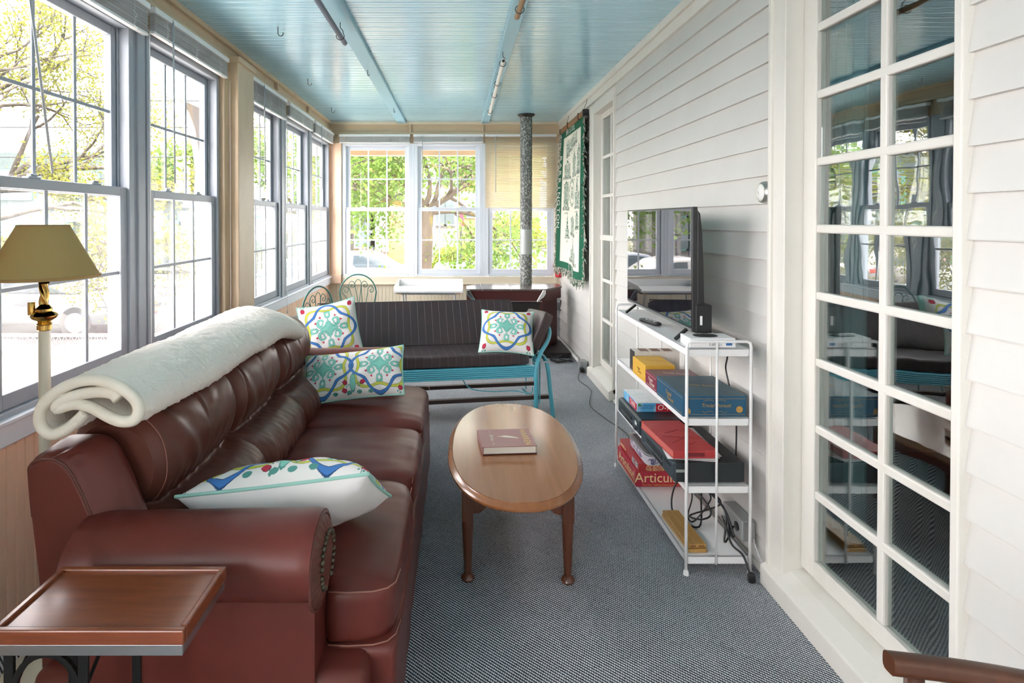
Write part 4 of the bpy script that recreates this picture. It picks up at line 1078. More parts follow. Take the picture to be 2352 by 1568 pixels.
# ------------------------------------------------------------------ corner moulding plate, conduit and cords on the floor
tag(O('corner_plate', MB().obox((1.273,7.062,.452), (.012,.010,.052), (-.028,.028,0), (.012,.010,-.052)), mat('dark_grey_plate', (.10,.11,.11), .5), bev=.003), 'small dark grey diamond shaped plate low in the far right corner', 'plate')
mb = MB(); mb.tube([(1.245,5.62,.035),(1.245,6.95,.035)], .017, 10); cd = thing('conduit', 'white electrical conduit with a grey box running along the floor at the right wall', 'conduit', (1.245,6.2,0))
O('pipe', mb, M['trimwhite'], cd, smooth=True); O('outlet_box', MB().box(1.20,1.268,5.50,5.62,.0,.10), M['galv'], cd, bev=.005)
O('plug', MB().box(1.19,1.23,5.44,5.50,.01,.045), M['black'], cd, bev=.004)
mb = MB(); P = []
for k in range(40): P.append((1.08+.11*math.sin(k*1.3)+.03*R.random(), 6.02+.20*math.sin(k*.83+1), .008+.025*abs(math.sin(k*.7))))
mb.tube(catmull(P, 4), .005, 6); tag(O('cord_tangle', mb, M['black'], smooth=True), 'tangle of black cord on the carpet beside the stove', 'cord')
mb = MB(); mb.tube(catmull([(1.19,5.46,.02),(1.12,5.2,.006),(1.16,4.9,.006),(1.06,4.5,.006),(1.10,4.2,.006),(1.17,3.9,.006),(1.13,3.6,.006),(1.19,3.3,.006)], 6), .0035, 6)
tag(O('thin_cable', mb, M['wire'], smooth=True), 'thin dark cable lying on the carpet along the right wall', 'cord')
# ------------------------------------------------------------------ white wire shelf unit
X0, X1, YA, YB = .955, 1.222, 2.350, 3.380
sh = thing('shelf_unit', 'white metal four tier shelf unit against the siding under the television', 'shelf', (1.09, 2.86, 0))
ZS = (.075, .372, .655, .945)
for z in ZS:
    mb = MB(); mb.box(X0+.004, X1-.004, YA+.004, YB-.004, z-.006, z); mb.box(X0+.004, X0+.010, YA+.004, YB-.004, z-.032, z); mb.box(X1-.010, X1-.004, YA+.004, YB-.004, z-.032, z)
    mb.box(X0+.01, X1-.01, YA+.004, YA+.010, z-.034, z); mb.box(X0+.01, X1-.01, YB-.010, YB-.004, z-.034, z)
    O('shelf', mb, M['whitemetal'], sh, bev=.002)
for y in (YA-.003, YB+.003):
    P = [(X0,y,0),(X0,y,.5),(X0,y,.95),(X0+.004,y,.968),(X0+.018,y,.975),(X1-.018,y,.975),(X1-.004,y,.968),(X1,y,.95),(X1,y,.5),(X1,y,0)]
    O('end_frame', MB().tube(P, .0065, 10), M['whitemetal'], sh, smooth=True)
    O('centre_bar', MB().tube([((X0+X1)/2-.008,y,.045),((X0+X1)/2-.008,y,.972)], .0052, 8), M['whitemetal'], sh, smooth=True)
    for x in (X0, X1): O('foot', MB().lathe([(.0115,0),(.0115,.012),(.008,.022)], (x,y,0), 14), M['whitemetal'], sh, smooth='auto')
for y in (2.72, 3.04): O('rear_bar', MB().tube([(X1,y,.06),(X1,y,.94)], .004, 8), M['whitemetal'], sh, smooth=True)
# ------------------------------------------------------------------ television
tv = thing('television', 'black flat screen television standing on top of the white shelf unit', 'television', (1.06, 2.945, .947))
ya, yb, za, zb = 2.475, 3.420, .990, 1.538; xf = 1.030
M['screen'] = mat('glossy_dark_screen', (.006,.007,.010), .015, spec=.5)
M['screen'].node_tree.nodes['Principled BSDF'].inputs['Coat Roughness'].default_value = .0
M['screen'].node_tree.nodes['Principled BSDF'].inputs['IOR'].default_value = 1.8
O('bezel', MB().box(xf, xf+.022, ya, yb, za, zb), M['black'], tv, bev=.002)
O('screen', MB().box(xf-.0015, xf+.002, ya+.008, yb-.008, za+.020, zb-.008), M['screen'], tv)
O('back_cover', MB().prism([(xf+.022,za+.002),(xf+.022,zb-.012),(xf+.036,zb-.03),(xf+.046,zb-.12),(xf+.056,za+.11),(xf+.056,za+.02)], lambda a,b,t: (a,t,b), ya+.004, yb-.004), M['black'], tv, bev=.004)
sb = O('side_housing', MB().box(xf+.012, xf+.086, ya-.004, ya+.25, za-.006, za+.118), M['black'], tv, bev=.006)
O('side_sticker', MB().box(xf+.032, xf+.042, ya-.0052, ya-.003, za+.03, za+.07), M['white'], sb)
O('bottom_strip', MB().box(xf-.002, xf+.014, ya+.01, yb-.01, za+.001, za+.012), M['steel'], tv)
for y, s in ((2.545, -1), (3.27, -1)):
    mb = MB()
    for (xe, yy) in ((.962, y-.05), (1.165, y-.02)):
        a = Vector((xf+.012, y, za+.006)); b = Vector((xe, yy, .9525)); d = (b-a)/2; n = d.cross(Vector((0,1,0))).normalized()
        mb.obox((a+b)/2, d, Vector((0,.012,0)), n*.0055)
    O('foot', mb, M['black'], tv, bev=.003)
rm = thing('remote_control', 'black remote control lying on the top shelf before the television', 'remote', (.995, 2.90, .945))
RM = Matrix.Translation((.992, 2.905, .9465)) @ Matrix.Rotation(math.radians(14), 4, 'Z')
mb = MB(); mb.soft((0,0,.010), (.021,.080,.0095), 5, res=10); mb.xf(RM); ro = O('case', mb, M['black'], rm, smooth=True)
for i in range(3):
    for j in range(6):
        mb = MB(); mb.soft((-.010+.010*i, -.055+.018*j, .0195), (.0032,.0045,.0022), 3, res=4); mb.xf(RM); O('button', mb, M['white'] if (i+j) % 4 == 0 else M['galv'], ro, smooth=True)
wb = thing('white_box', 'small white cardboard box on the near end of the top shelf', 'box', (1.05, 2.42, .945))
mb = MB(); mb.box(.975, 1.165, 2.362, 2.468, .9465, .985); co = O('carton', mb, M['white'], wb, bev=.0015)
mb = MB(); mb.soft((1.06,2.415,.987),(.05,.028,.003),3,res=8); O('oval_print', mb, M['black'], co, smooth=True)
O('blue_print', MB().box(1.125,1.15,2.3612,2.3625,.955,.975), mat('blue_print', (.03,.15,.40), .5), co)
M['greyprint'] = mat('grey_print', (.45,.45,.45), .6, var=((.8,.8,.8), (140,140,140), .45, .55))
O('fine_print', MB().box(1.055,1.11,2.3612,2.3625,.953,.978), M['greyprint'], co)

# ------------------------------------------------------------------ boxes, decks and games
def carton(name, label, cat, x0, x1, y0, y1, z0, z1, m, group=None, bev=.002, part='box_body'):
    r = thing(name, label, cat, ((x0+x1)/2, (y0+y1)/2, z0), group)
    return r, O(part, MB().box(x0,x1,y0,y1,z0,z1), m, r, bev=bev)
FR = dict(right=(0,-1,0), up=(0,0,1))       # text on a face that looks to -X
NE = dict(right=(1,0,0), up=(0,0,1))        # text on a face that looks to -Y
TOPX = dict(right=(0,-1,0), up=(1,0,0))     # text lying flat
e = .0007
M['gblue'] = mat('blue_game_box', (.008,.075,.15), .45, var=((.015,.09,.16), 8, .4, .8)); M['gyellow'] = mat('yellow_game_box', (.68,.40,.05), .5); M['gburg'] = mat('burgundy_game_box', (.20,.018,.05), .45)
M['bluetop'] = mat('worn_blue_lid', (.045,.10,.13), .4, var=((.03,.085,.12), 12, .4, .7)); M['burgtop'] = mat('worn_burgundy_lid', (.20,.10,.11), .4)
M['goldfoil'] = mat('gold_foil_print', (.60,.33,.09), .35, metal=.4)
def trivia(name, label, x0, x1, y0, y1, z0, z1, m, mt, fs, near=True, ink='goldfoil'):
    r, b = carton(name, label, 'game', x0, x1, y0, y1, z0, z1, m, 'boxed trivia games on the second shelf')
    O('lid_top', MB().box(x0+.002, x1-.002, y0+.002, y1-.002, z1-.0005, z1+.0008), mt, b)
    h = z1-z0; c = (z0+z1)/2
    text('lettering', 'Trivial', fs, (x0-e, (y0+y1)/2+fs*.3, c+fs*.25), m=M[ink], parent=b, shear=.3, **FR)
    text('lettering', 'Pursuit', fs, (x0-e, (y0+y1)/2-fs*.6, c-fs*.5), m=M[ink], parent=b, shear=.3, **FR)
    for zz in (z0+.010, z1-.010): O('gold_line', MB().box(x0-e, x0, y0+.006, y1-.006, zz-.0006, zz+.0006), M[ink], b)
    text('lettering', 'Trivial Pursuit', fs*.9, ((x0+x1)/2+.01, (y0+y1)/2, z1+.0012), right=(1,-.25,0), up=(.25,1,0), m=M[ink], parent=b, shear=.3)
    if near:
        text('lettering', 'Trivial Pursuit', fs*.85, ((x0+x1)/2+.005, y0-e, c+.004), m=M[ink], parent=b, shear=.3, **NE)
        for zz in (z0+.010, z1-.010): O('gold_line', MB().box(x0+.006, x1-.006, y0-e, y0, zz-.0006, zz+.0006), M[ink], b)
        mb = MB(); mb.lathe([(.014,0),(.014,-.0008)], (x1-.03,y0,c-.012), 20, 'y'); mb.lathe([(.009,-.0007),(.009,-.0012)], (x1-.03,y0,c-.012), 6, 'y'); O('round_emblem', mb, M[ink], b)
        mb = MB(); mb.prism([(x0+.012,z0+.014),(x0+.032,z0+.014),(x0+.032,z0+.028),(x0+.022,z0+.040),(x0+.012,z0+.028)], lambda a,b2,t: (a,t,b2), y0-.001, y0); O('emblem', mb, M[ink], b)
        sw = MB()
        for s in (-1, 1):
            sw.tube(catmull([((x0+x1)/2+s*.005,y0-.001,z0+.020),((x0+x1)/2+s*.025,y0-.001,z0+.024),((x0+x1)/2+s*.040,y0-.001,z0+.017),((x0+x1)/2+s*.052,y0-.001,z0+.024)], 5), .0007, 4)
            sw.tube(catmull([((x0+x1)/2+s*.002,y0-.001,z1-.020),((x0+x1)/2+s*.028,y0-.001,z1-.015),((x0+x1)/2+s*.048,y0-.001,z1-.022)], 5), .0007, 4)
        O('flourish', sw, M[ink], b)
trivia('trivia_game', 'dark blue boxed trivia game with gold lettering at the near end of the second shelf', .945, 1.212, 2.362, 2.672, .656, .742, M['gblue'], M['bluetop'], .026)
trivia('trivia_game', 'burgundy boxed trivia game between the blue and yellow boxes', .948, 1.17, 2.682, 2.842, .656, .728, M['gburg'], M['burgtop'], .024, False, 'palegold')
trivia('trivia_game', 'yellow boxed trivia game on the second shelf', .950, 1.10, 2.850, 3.055, .656, .744, M['gyellow'], M['gyellow'], .020, False)
r, b = carton('parts_box', 'long white printed carton standing behind the yellow game box', 'box', .965, 1.21, 3.07, 3.150, .656, .765, mat('white_printed_carton', (.68,.66,.62), .6, var=((.55,.53,.48), (90,30,30), .5, .7)))
O('dark_end', MB().box(.9635,.9655,3.071,3.149,.657,.764), mat('dark_print', (.03,.03,.035), .5, var=((.35,.10,.08), (20,30,40), .6, .66)), b)
for k in range(3): O('brown_print', MB().box(1.0+.065*k,1.045+.065*k,3.078,3.142,.7645,.7658), mat('brown_print', (.20,.12,.08), .6), b)
# video decks on the third shelf
M['deck'] = mat('black_deck_case', (.013,.018,.022), .42); M['deckface'] = mat('grey_black_fascia', (.03,.045,.055), .3)
def deck(label, x0, x1, y0, y1, z0, z1, knob):
    r, b = carton('video_recorder', label, 'video recorder', x0+.012, x1, y0, y1, z0+.008, z1, M['deck'], 'video recorders on the third shelf', .003, 'case')
    f = O('front_panel', MB().prism([(x0,z0+.020),(x0+.002,z1-.008),(x0+.012,z1-.001),(x0+.014,z1-.001),(x0+.014,z0+.009),(x0+.006,z0+.010)], lambda a,b2,t: (a,t,b2), y0-.001, y1+.001), M['deckface'], r, bev=.002)
    O('cassette_slot', MB().box(x0-.0012, x0+.004, y0+(y1-y0)*.32, y0+(y1-y0)*.80, z0+.045, z0+.066), M['black'], f, bev=.001)
    O('display', MB().box(x0-.001, x0+.004, y0+(y1-y0)*.30, y0+(y1-y0)*.62, z0+.022, z0+.036), M['screen'], f)
    O('trim_strip', MB().box(x0-.0016, x0+.002, y0+(y1-y0)*.30, y0+(y1-y0)*.85, z0+.0385, z0+.0415), M['steel'], f)
    if knob:
        O('jog_dial', MB().lathe([(.024,0),(.024,-.008),(.019,-.013),(.0001,-.012)], (x0+.001,y0+.045,z0+.046), 28, 'x'), M['deckface'], f, smooth='auto'); O('dial_ring', MB().lathe([(.0255,-.001),(.0265,-.006),(.0245,-.008)], (x0+.001,y0+.045,z0+.046), 28, 'x'), M['steel'], f, smooth='auto')
    else:
        O('jack_cover', MB().box(x0+.012, x0+.05, y0-.0012, y0+.002, z0+.050, z0+.062), M['galv'], b)
        for k in range(4): O('key', MB().box(x0-.001, x0+.003, y0+.03+.02*k, y0+.044+.02*k, z0+.062, z0+.070), M['black'], f)
    for q in (y0+.04, y1-.04):
        for p in (x0+.05, x1-.04): O('foot', MB().lathe([(.010,z0),(.010,z0+.010)], (p,q,0), 12), M['black'], r)
    return r
deck('black video recorder with a round dial at the far end of the third shelf', .925, 1.205, 2.870, 3.240, .3725, .463, True)
deck('black video recorder under the red book at the near end of the third shelf', .905, 1.205, 2.362, 2.775, .3725, .463, False)
# card game on the far deck
r, b = carton('card_game', 'pale blue and white boxed card game on the far video recorder', 'game', .952, 1.150, 2.985, 3.225, .464, .512, mat('sky_blue_box', (.10,.42,.72), .4, var=((.55,.72,.80), (14,14,14), .45, .7)))
O('lid_top', MB().box(.953,1.149,2.986,3.224,.5115,.5130), mat('pale_lid', (.62,.70,.72), .25, var=((.75,.76,.76), 20, .4, .6)), b)
O('red_panel', MB().box(1.052,1.148,2.9842,2.9855,.466,.508), M['red'], b); text('lettering', 'O-7', .042, (1.092,2.9838,.487), m=M['white'], parent=b, shear=.2, **NE)
O('red_panel', MB().box(.9512,.9525,2.99,3.12,.468,.506), M['red'], b); text('lettering', 'TAKE', .036, (.9508,3.055,.487), m=M['white'], parent=b, **FR)
O('green_spot', MB().box(.958,.972,2.9842,2.9855,.494,.508), mat('green_print', (.05,.35,.08), .5), b)
text('lettering', 'The Classic Rock, Trivia', .0105, (1.008,2.9840,.497), right=(-1,0,0), up=(0,0,-1), m=mat('navy_print', (.01,.03,.15), .5), parent=b, xs=.8)
text('lettering', '& Name Card Game', .0105, (1.008,2.9840,.485), right=(-1,0,0), up=(0,0,-1), m=bpy.data.materials['navy_print'], parent=b, xs=.8)
# red paperback and loose papers on the near deck
pp = thing('paper_stack', 'loose white papers lying under the red book', 'paper', (1.0, 2.5, .464))
for k in range(4):
    mb = MB(); mb.box(-.098,.098,-.165,.165,0,.0022); mb.xf(Matrix.Translation((1.018+.006*k, 2.545+.008*k, .4645+.0026*k)) @ Matrix.Rotation(math.radians(-9+2.2*k), 4, 'Z')); O('sheet', mb, M['white'], pp)
rb = thing('red_book', 'thick red paperback book on the near video recorder', 'book', (1.0, 2.51, .475))
RB = Matrix.Translation((.995, 2.556, .4755)) @ Matrix.Rotation(math.radians(2), 4, 'Z') @ Matrix.Rotation(math.radians(-1.2), 4, 'X')
M['redcover'] = mat('worn_red_cover', (.40,.035,.038), .45, var=((.50,.10,.09), (8,20,8), .5, .8))
mb = MB(); mb.box(-.092,.090,-.188,.188,.002,.030); mb.xf(RB); O('pages', mb, mat('red_edged_pages', (.50,.12,.10), .7), rb)
mb = MB(); mb.box(-.096,.094,-.19,.19,.030,.0325); mb.box(-.096,.094,-.1915,-.188,0,.0325); mb.box(-.096,.094,-.19,.19,0,.002); mb.xf(RB); co = O('cover', mb, M['redcover'], rb, bev=.0008)
mb = MB()
for k in range(26): mb.box(-.035+.0028*k+.0006*(k % 3), -.035+.0028*k+.0016+.0006*(k % 2), -.1925, -.1912, .008, .024)
mb.xf(RB); O('bar_print', mb, M['maroon'], co)
mb = MB()
for (a, b2) in (((-.06,-.10),(.05,.0)),((-.05,.02),(.03,.06)),((.0,-.06),(.06,.07)),((-.07,-.02),(.02,-.05)),((-.03,-.14),(.05,-.09))): mb.tube(catmull([(a[0],a[1],.0326),((a[0]+b2[0])/2+.012,(a[1]+b2[1])/2,.0326),(b2[0],b2[1],.0326)], 5), .0009, 4)
mb.xf(RB); O('line_drawing', mb, M['maroon'], co)
# boxed games on the bottom shelf
M['gred'] = mat('red_game_box', (.42,.015,.04), .4, var=((.50,.03,.06), 8, .4, .8)); M['gred2'] = mat('dark_red_game_box', (.36,.02,.025), .4)
r, b = carton('word_game', 'red boxed word game with yellow lettering at the bottom of the stack', 'game', .940, 1.205, 2.965, 3.300, .076, .162, M['gred'])
M['cream_ink'] = mat('cream_ink', (.80,.66,.33), .5)
text('lettering', 'Articulate!', .072, (1.088,2.9643,.122), m=M['cream_ink'], parent=b, **NE); text('lettering', 'The Fast Talking Description Game', .0155, (1.083,2.9643,.086), m=M['goldfoil'], parent=b, **NE)
text('lettering', 'Articulate!', .066, (.9393,3.128,.122), m=M['cream_ink'], parent=b, **FR); O('gold_line', MB().box(.9392,.94,2.98,3.28,.083,.087), M['goldfoil'], b)
r, b = carton('board_game', 'flat dark red boxed game lying on the red word game', 'game', .950, 1.20, 2.945, 3.290, .163, .207, M['gred2'])
text('lettering', 'AMERICA', .027, (1.045,2.9443,.193), m=M['cream_ink'], parent=b, **NE); text('lettering', 'THE BEAUTIFUL', .0165, (1.045,2.9443,.174), m=M['cream_ink'], parent=b, **NE); O('cream_line', MB().box(.985,1.11,2.9443,2.9452,.1815,.1825), M['cream_ink'], b)
text('lettering', 'AMERICA', .024, (.9493,3.225,.185), m=M['cream_ink'], parent=b, **FR)
for k in range(2): O('picture', MB().box(.9492,.9502,2.965+.055*k,3.005+.055*k,.170,.200), mat('photo_print', (.25,.30,.33), .5, var=((.7,.65,.6), 60, .45, .6)), b)
tn = thing('tin_box', 'clear sided tin with pewter lid resting on the stacked red games', 'tin', (1.04, 3.07, .208))
mb = MB(); mb.soft((1.045,3.055,.236),(.070,.150,.028),9,res=14); tb = O('tin_body', mb, mat('printed_tin', (.55,.52,.58), .3, var=((.12,.12,.22), (25,25,50), .5, .6)), tn, smooth=True)
mb = MB(); mb.soft((1.045,3.055,.267),(.074,.154,.007),9,res=14); O('tin_lid', mb, M['steel'], tn, smooth=True)
mb = MB(); mb.box(.99,1.10,2.925,3.18,.2735,.2755); O('lid_panel', mb, mat('dark_lid_panel', (.05,.05,.055), .3), tn)
text('lettering', 'BUD', .034, (1.03,2.9035,.236), m=mat('navy_ink', (.02,.03,.12), .5), parent=tb, shear=.15, **NE)
# cribbage board
M['maple'] = wood('yellow_maple', (.48,.28,.085), (.38,.20,.05), .35, (60,6,60), .3)
cb = thing('cribbage_board', 'two yellow wooden cribbage boards stacked on the bottom shelf', 'game board', (1.01, 2.51, .076))
CB = Matrix.Translation((1.012, 2.515, .0765)) @ Matrix.Rotation(math.radians(1.5), 4, 'Z')
for k in range(2):
    mb = MB(); mb.box(-.040+.003*k,.040,-.142+.006*k,.150,.0165*k,.0165*k+.015); mb.xf(CB); bo = O('board', mb, M['maple'], cb, bev=.0025)
mb = MB()
for i in range(30):
    for x in (-.026,-.019,-.012,.008,.015,.022): mb.lathe([(.0014,.0316),(.0014,.0319)], (x, -.128+.0088*i, 0), 5)
mb.xf(CB); O('peg_holes', mb, mat('dark_peg_holes', (.10,.05,.02), .8), bo)
for x in (-.018,.018):
    mb = MB(); mb.box(x-.012,x+.012,-.1365,-.130,.021,.029); mb.xf(CB); O('end_inlay', mb, mat('dark_end_grain', (.20,.09,.03), .5), bo)
# outlet strip and leads behind the shelf
ob = thing('outlet_box', 'grey metal outlet box fixed low on the siding behind the near end of the shelf', 'outlet', (1.255, 2.50, .09))
bb = O('box_body', MB().box(1.225,1.284,2.42,2.60,.095,.185), M['galv'], ob, bev=.006)
for y in (2.465,2.555):
    O('socket', MB().lathe([(.020,0),(.020,-.003),(.016,-.004),(.0001,-.004)], (1.225,y,.14), 20, 'x'), M['black'] if y < 2.5 else M['galv'], bb, smooth='auto')
O('cover_plate', MB().box(1.23,1.28,2.416,2.421,.10,.18), M['steel'], bb, bev=.002)
for k, (lab, rad) in enumerate((('black lead hanging from the near video recorder to the outlet box', .0042), ('thin black lead looping over the bottom shelf below the near video recorder', .0035), ('coiled black lead with a plug behind the bottom shelf', .004), ('black lead dropping past the near rear post to the carpet', .0045))):
    rr = random.Random(k+3)
    if k < 3:
        P = [(1.20, 2.60-.05*k, .36), (1.12-.02*k, 2.66+.03*k, .29), (1.08+.03*k, 2.78-.12*k, .18), (1.02+.05*k, 2.66-.05*k, .10+.01*k), (1.10, 2.56+.05*k, .085), (1.17, 2.70-.1*k, .16+.03*k), (1.14, 2.58, .25), (1.19, 2.50, .19), (1.15+.02*k, 2.42, .095+.012*k), (1.21, 2.465+.04*k, .14)]
    else: P = [(1.20, 2.55, .14), (1.175, 2.47, .15), (1.17, 2.40, .10), (1.185, 2.335, .09), (1.195, 2.31, .05), (1.20, 2.30, .012)]
    o = O('power_lead', MB().tube(catmull(P, 7), rad, 7), M['black'], smooth=True); tag(o, lab, 'cord', 'black power leads behind the shelf')
pl = thing('wall_plug', 'black plug dangling beside the near rear foot of the shelf unit', 'plug', (1.205, 2.30, 0))
O('plug_body', MB().soft((1.200,2.292,.022),(.014,.012,.020),5,res=8), M['black'], pl, smooth=True)
for s in (-.005,.005): O('prong', MB().box(1.199+s-.001,1.199+s+.001,2.288,2.296,.0,.004), M['steel'], pl)
tag(O('tv_lead', MB().tube(catmull([(1.19,2.50,.93),(1.225,2.56,.86),(1.237,2.60,.80),(1.236,2.57,.74),(1.236,2.50,.62),(1.236,2.50,.40)], 6), .0038, 6), M['black'], smooth=True), 'black television lead running down the siding behind the shelf', 'cord')
tag(O('white_wire', MB().tube(catmull([(1.275,2.42,.11),(1.262,2.38,.10),(1.26,2.34,.075),(1.262,2.305,.06)], 6), .0028, 6), M['greyprint'], smooth=True), 'thin grey wire along the bottom of the siding beside the shelf', 'cord')
# ------------------------------------------------------------------ mini blinds
M['slat'] = mat('cream_blind_slat', (.74,.70,.62), .4); M['slatgrey'] = mat('aged_white_slat', (.66,.66,.65), .4, var=((.45,.44,.42), (8,8,8), .55, .85))
def tl(m, c, f):                      # let some daylight through thin slats
    nt = m.node_tree; p = nt.nodes['Principled BSDF']; t = nt.nodes.new('ShaderNodeBsdfTranslucent'); t.inputs[0].default_value = (*c, 1)
    x = nt.nodes.new('ShaderNodeMixShader'); x.inputs[0].default_value = f; nt.links.new(p.outputs[0], x.inputs[1]); nt.links.new(t.outputs[0], x.inputs[2]); nt.links.new(x.outputs[0], nt.nodes['Material Output'].inputs[0])
tl(M['slat'], (.85,.78,.62), .60); tl(M['shade'], (.70,.50,.20), .35)
def blind(side, a0, a1, ztop, zbot, label, wand=None, loose=0, stack=.085, tilt_end=0):
    """raised blind: headrail, gathered slats, bottom rail, lift cords, tilt wand"""
    off = .030 if side == 'L' else .020
    dm = .022
    def pt(a, d, z): return (XL+d, a, z) if side == 'L' else (a, YF-d, z)
    def bx(mb, p, q, d0, d1, lo, hi):
        if side == 'L': mb.box(XL+d0, XL+d1, p, q, lo, hi)
        else: mb.box(p, q, YF-d0, YF-d1, lo, hi)
    c = (a0+a1)/2
    r = thing('mini_blind', label, 'blind', pt(c, off+dm, zbot), 'mini blinds over the porch windows')
    h = MB(); bx(h, a0, a1, off+.002, off+.046, ztop-.030, ztop); O('headrail', h, M['whitemetal'], r, bev=.003)
    s = MB(); n = 30; z = zbot+.016
    full = stack > .5
    if full:
        n = int((ztop-.035-z)/.0210)
        for k in range(n):
            zz = z + (ztop-.035-z)*k/n
            for (d, w) in ((0,0),):
                p, q = pt(a0+.006, off+.010, zz+.0125), pt(a1-.006, off+.034, zz-.0025)
                m1 = pt((a0+a1)/2, off+.022, zz+.006)
                ax = (a1-a0)/2-.006
                s.obox(m1, (ax,0,0), (0,-.0062,-.0098), (0,.0006,-.0003))
    else:
        zz = z; top = ztop-.034
        cnt = 34; low = int(cnt*.6) if loose else cnt
        for k in range(low):
            j = R.uniform(-.004,.004); bx(s, a0+.006+R.uniform(0,.004), a1-.006-R.uniform(0,.004), off+.008+j, off+.036+j, zz, zz+.0012); zz += stack/low
        for k in range(loose):
            zz2 = zz + (top-zz)*(k+.5)/loose; j = R.uniform(-.003,.003); bx(s, a0+.006, a1-.006, off+.008+j, off+.036+j, zz2, zz2+.0014)
    O('slats', s, M['slat'] if full else M['slatgrey'], r)
    b = MB(); bx(b, a0+.004, a1-.004, off+.008, off+.036, zbot, zbot+.014); O('bottom_rail', b, M['whitemetal'], r, bev=.003)
    for f in (.14, .5, .86):
        cd = MB(); a = a0+(a1-a0)*f
        for d in (off+.006, off+.039): cd.tube([pt(a, d, zbot+.004), pt(a, d, ztop-.02)], .0011, 5)
        if not full:
            P = [pt(a+.012*math.sin(k*1.9), off+.043+.004*math.cos(k), zbot-.010+(.085)*k/9) for k in range(10)]; cd.tube(P, .0016, 5)
        O('lift_cord', cd, M['white'], r)
    if wand:
        af, zl, da, dd = wand; a = a0+(a1-a0)*af
        O('tilt_wand', MB().tube([pt(a, off+.050, ztop-.025), pt(a+da, off+.055+dd, ztop-.025-zl)], .0048, 8), M['galvlight'], r, smooth=True)
        O('wand_hook', MB().tube([pt(a, off+.044, ztop-.012), pt(a, off+.052, ztop-.016), pt(a, off+.050, ztop-.03)], .002, 5), M['steel'], r)
    return r
M['galvlight'] = mat('clear_grey_plastic', (.50,.52,.54), .3)
blind('L', 1.885, 2.83, 2.555, 2.395, 'raised white mini blind over the nearest left window, with a dangling slanted wand', (.10,.88,.10,.03), stack=.12)
blind('L', 2.875, 3.80, 2.560, 2.425, 'raised white mini blind over the second left window beside the boxed tan post', (.18,.86,.0,.0), stack=.095)
blind('L', 4.205, 5.10, 2.560, 2.375, 'half gathered white mini blind over the first left window beyond the boxed post', (.30,.78,.0,.0), loose=7, stack=.07)
blind('L', 5.20, 6.06, 2.560, 2.425, 'raised white mini blind over the middle of the three far left windows', None, stack=.09)
blind('L', 6.14, 7.045, 2.555, 2.42, 'raised white mini blind over the left window in the far corner', (.25,.70,.0,.0), stack=.09)
blind('F', -1.47, -.585, 2.545, 2.435, 'raised cream mini blind over the left far window above the green chair', None, stack=.06)
blind('F', -.545, .33, 2.545, 2.44, 'raised cream mini blind over the middle far window', (.13,.70,.0,.0), stack=.06)
blind('F', .345, 1.235, 2.545, 1.62, 'lowered cream mini blind glowing in the far window behind the stove pipe', (.15,.70,.0,.0), stack=.9)
# hanging lift cords beside the left windows
for (y, z0, lab) in ((3.845, .84, 'long white pull cord hanging beside the boxed tan post'), (2.845, .80, 'white pull cord hanging down between the two near left windows'), (5.13, .66, 'white pull cord hanging between the far left windows')):
    mb = MB(); mb.tube([(XL+.060,y,2.42),(XL+.058,y+.004,1.7),(XL+.060,y,z0)], .0018, 5); mb.lathe([(.001,0),(.005,-.008),(.006,-.022),(.003,-.03)], (XL+.060,y,z0), 8)
    tag(O('pull_cord', mb, M['white']), lab, 'cord')

# ------------------------------------------------------------------ ceiling hooks and the poles they carry
def hook(mb, x, y, z, dz=.055, r=.016, ang=0):
    c, s = math.cos(ang), math.sin(ang); P = [(x,y,z),(x,y,z-dz)]
    for k in range(9):
        a = pi - pi*1.15*k/8; P.append((x+c*(r+r*math.cos(a)), y+s*(r+r*math.cos(a)), z-dz-r*math.sin(a)))
    mb.tube(P, .0028, 6)
hooks = [(px(640,3.62),3.62,'cup hook screwed in the blue ceiling above the second left window, nearest of its row'), (px(708,4.95),4.95,'middle cup hook of the row in the blue ceiling left of the beam'), (px(762,6.2),6.2,'farthest cup hook of the row in the blue ceiling left of the beam')]
for x, y, lab in hooks:
    mb = MB(); hook(mb, x, y, ZC+.014, ang=.2); tag(O('cup_hook', mb, M['wire'], smooth=True), lab, 'hook', 'cup hooks in the ceiling')
for x, y, lab in ((px(845,4.55),4.55,'empty cup hook halfway along the left ceiling beam'), (px(905,6.1),6.1,'empty cup hook at the far end of the left ceiling beam'), (px(1136,5.35),5.35,'cup hook on the right ceiling beam beside the white pole')):
    mb = MB(); hook(mb, x, y, ZC-.012, .050, .012, 1.2); tag(O('cup_hook', mb, M['wire'], smooth=True), lab, 'hook', 'cup hooks on the beams')
M['bluepole'] = mat('slate_blue_pole', (.085,.11,.17), .4); M['bampole'] = mat('brown_wood_pole', (.30,.19,.10), .5, var=((.20,.12,.06), (30,4,30), .4, .7)); M['whitepole'] = mat('white_pole', (.80,.80,.78), .35)
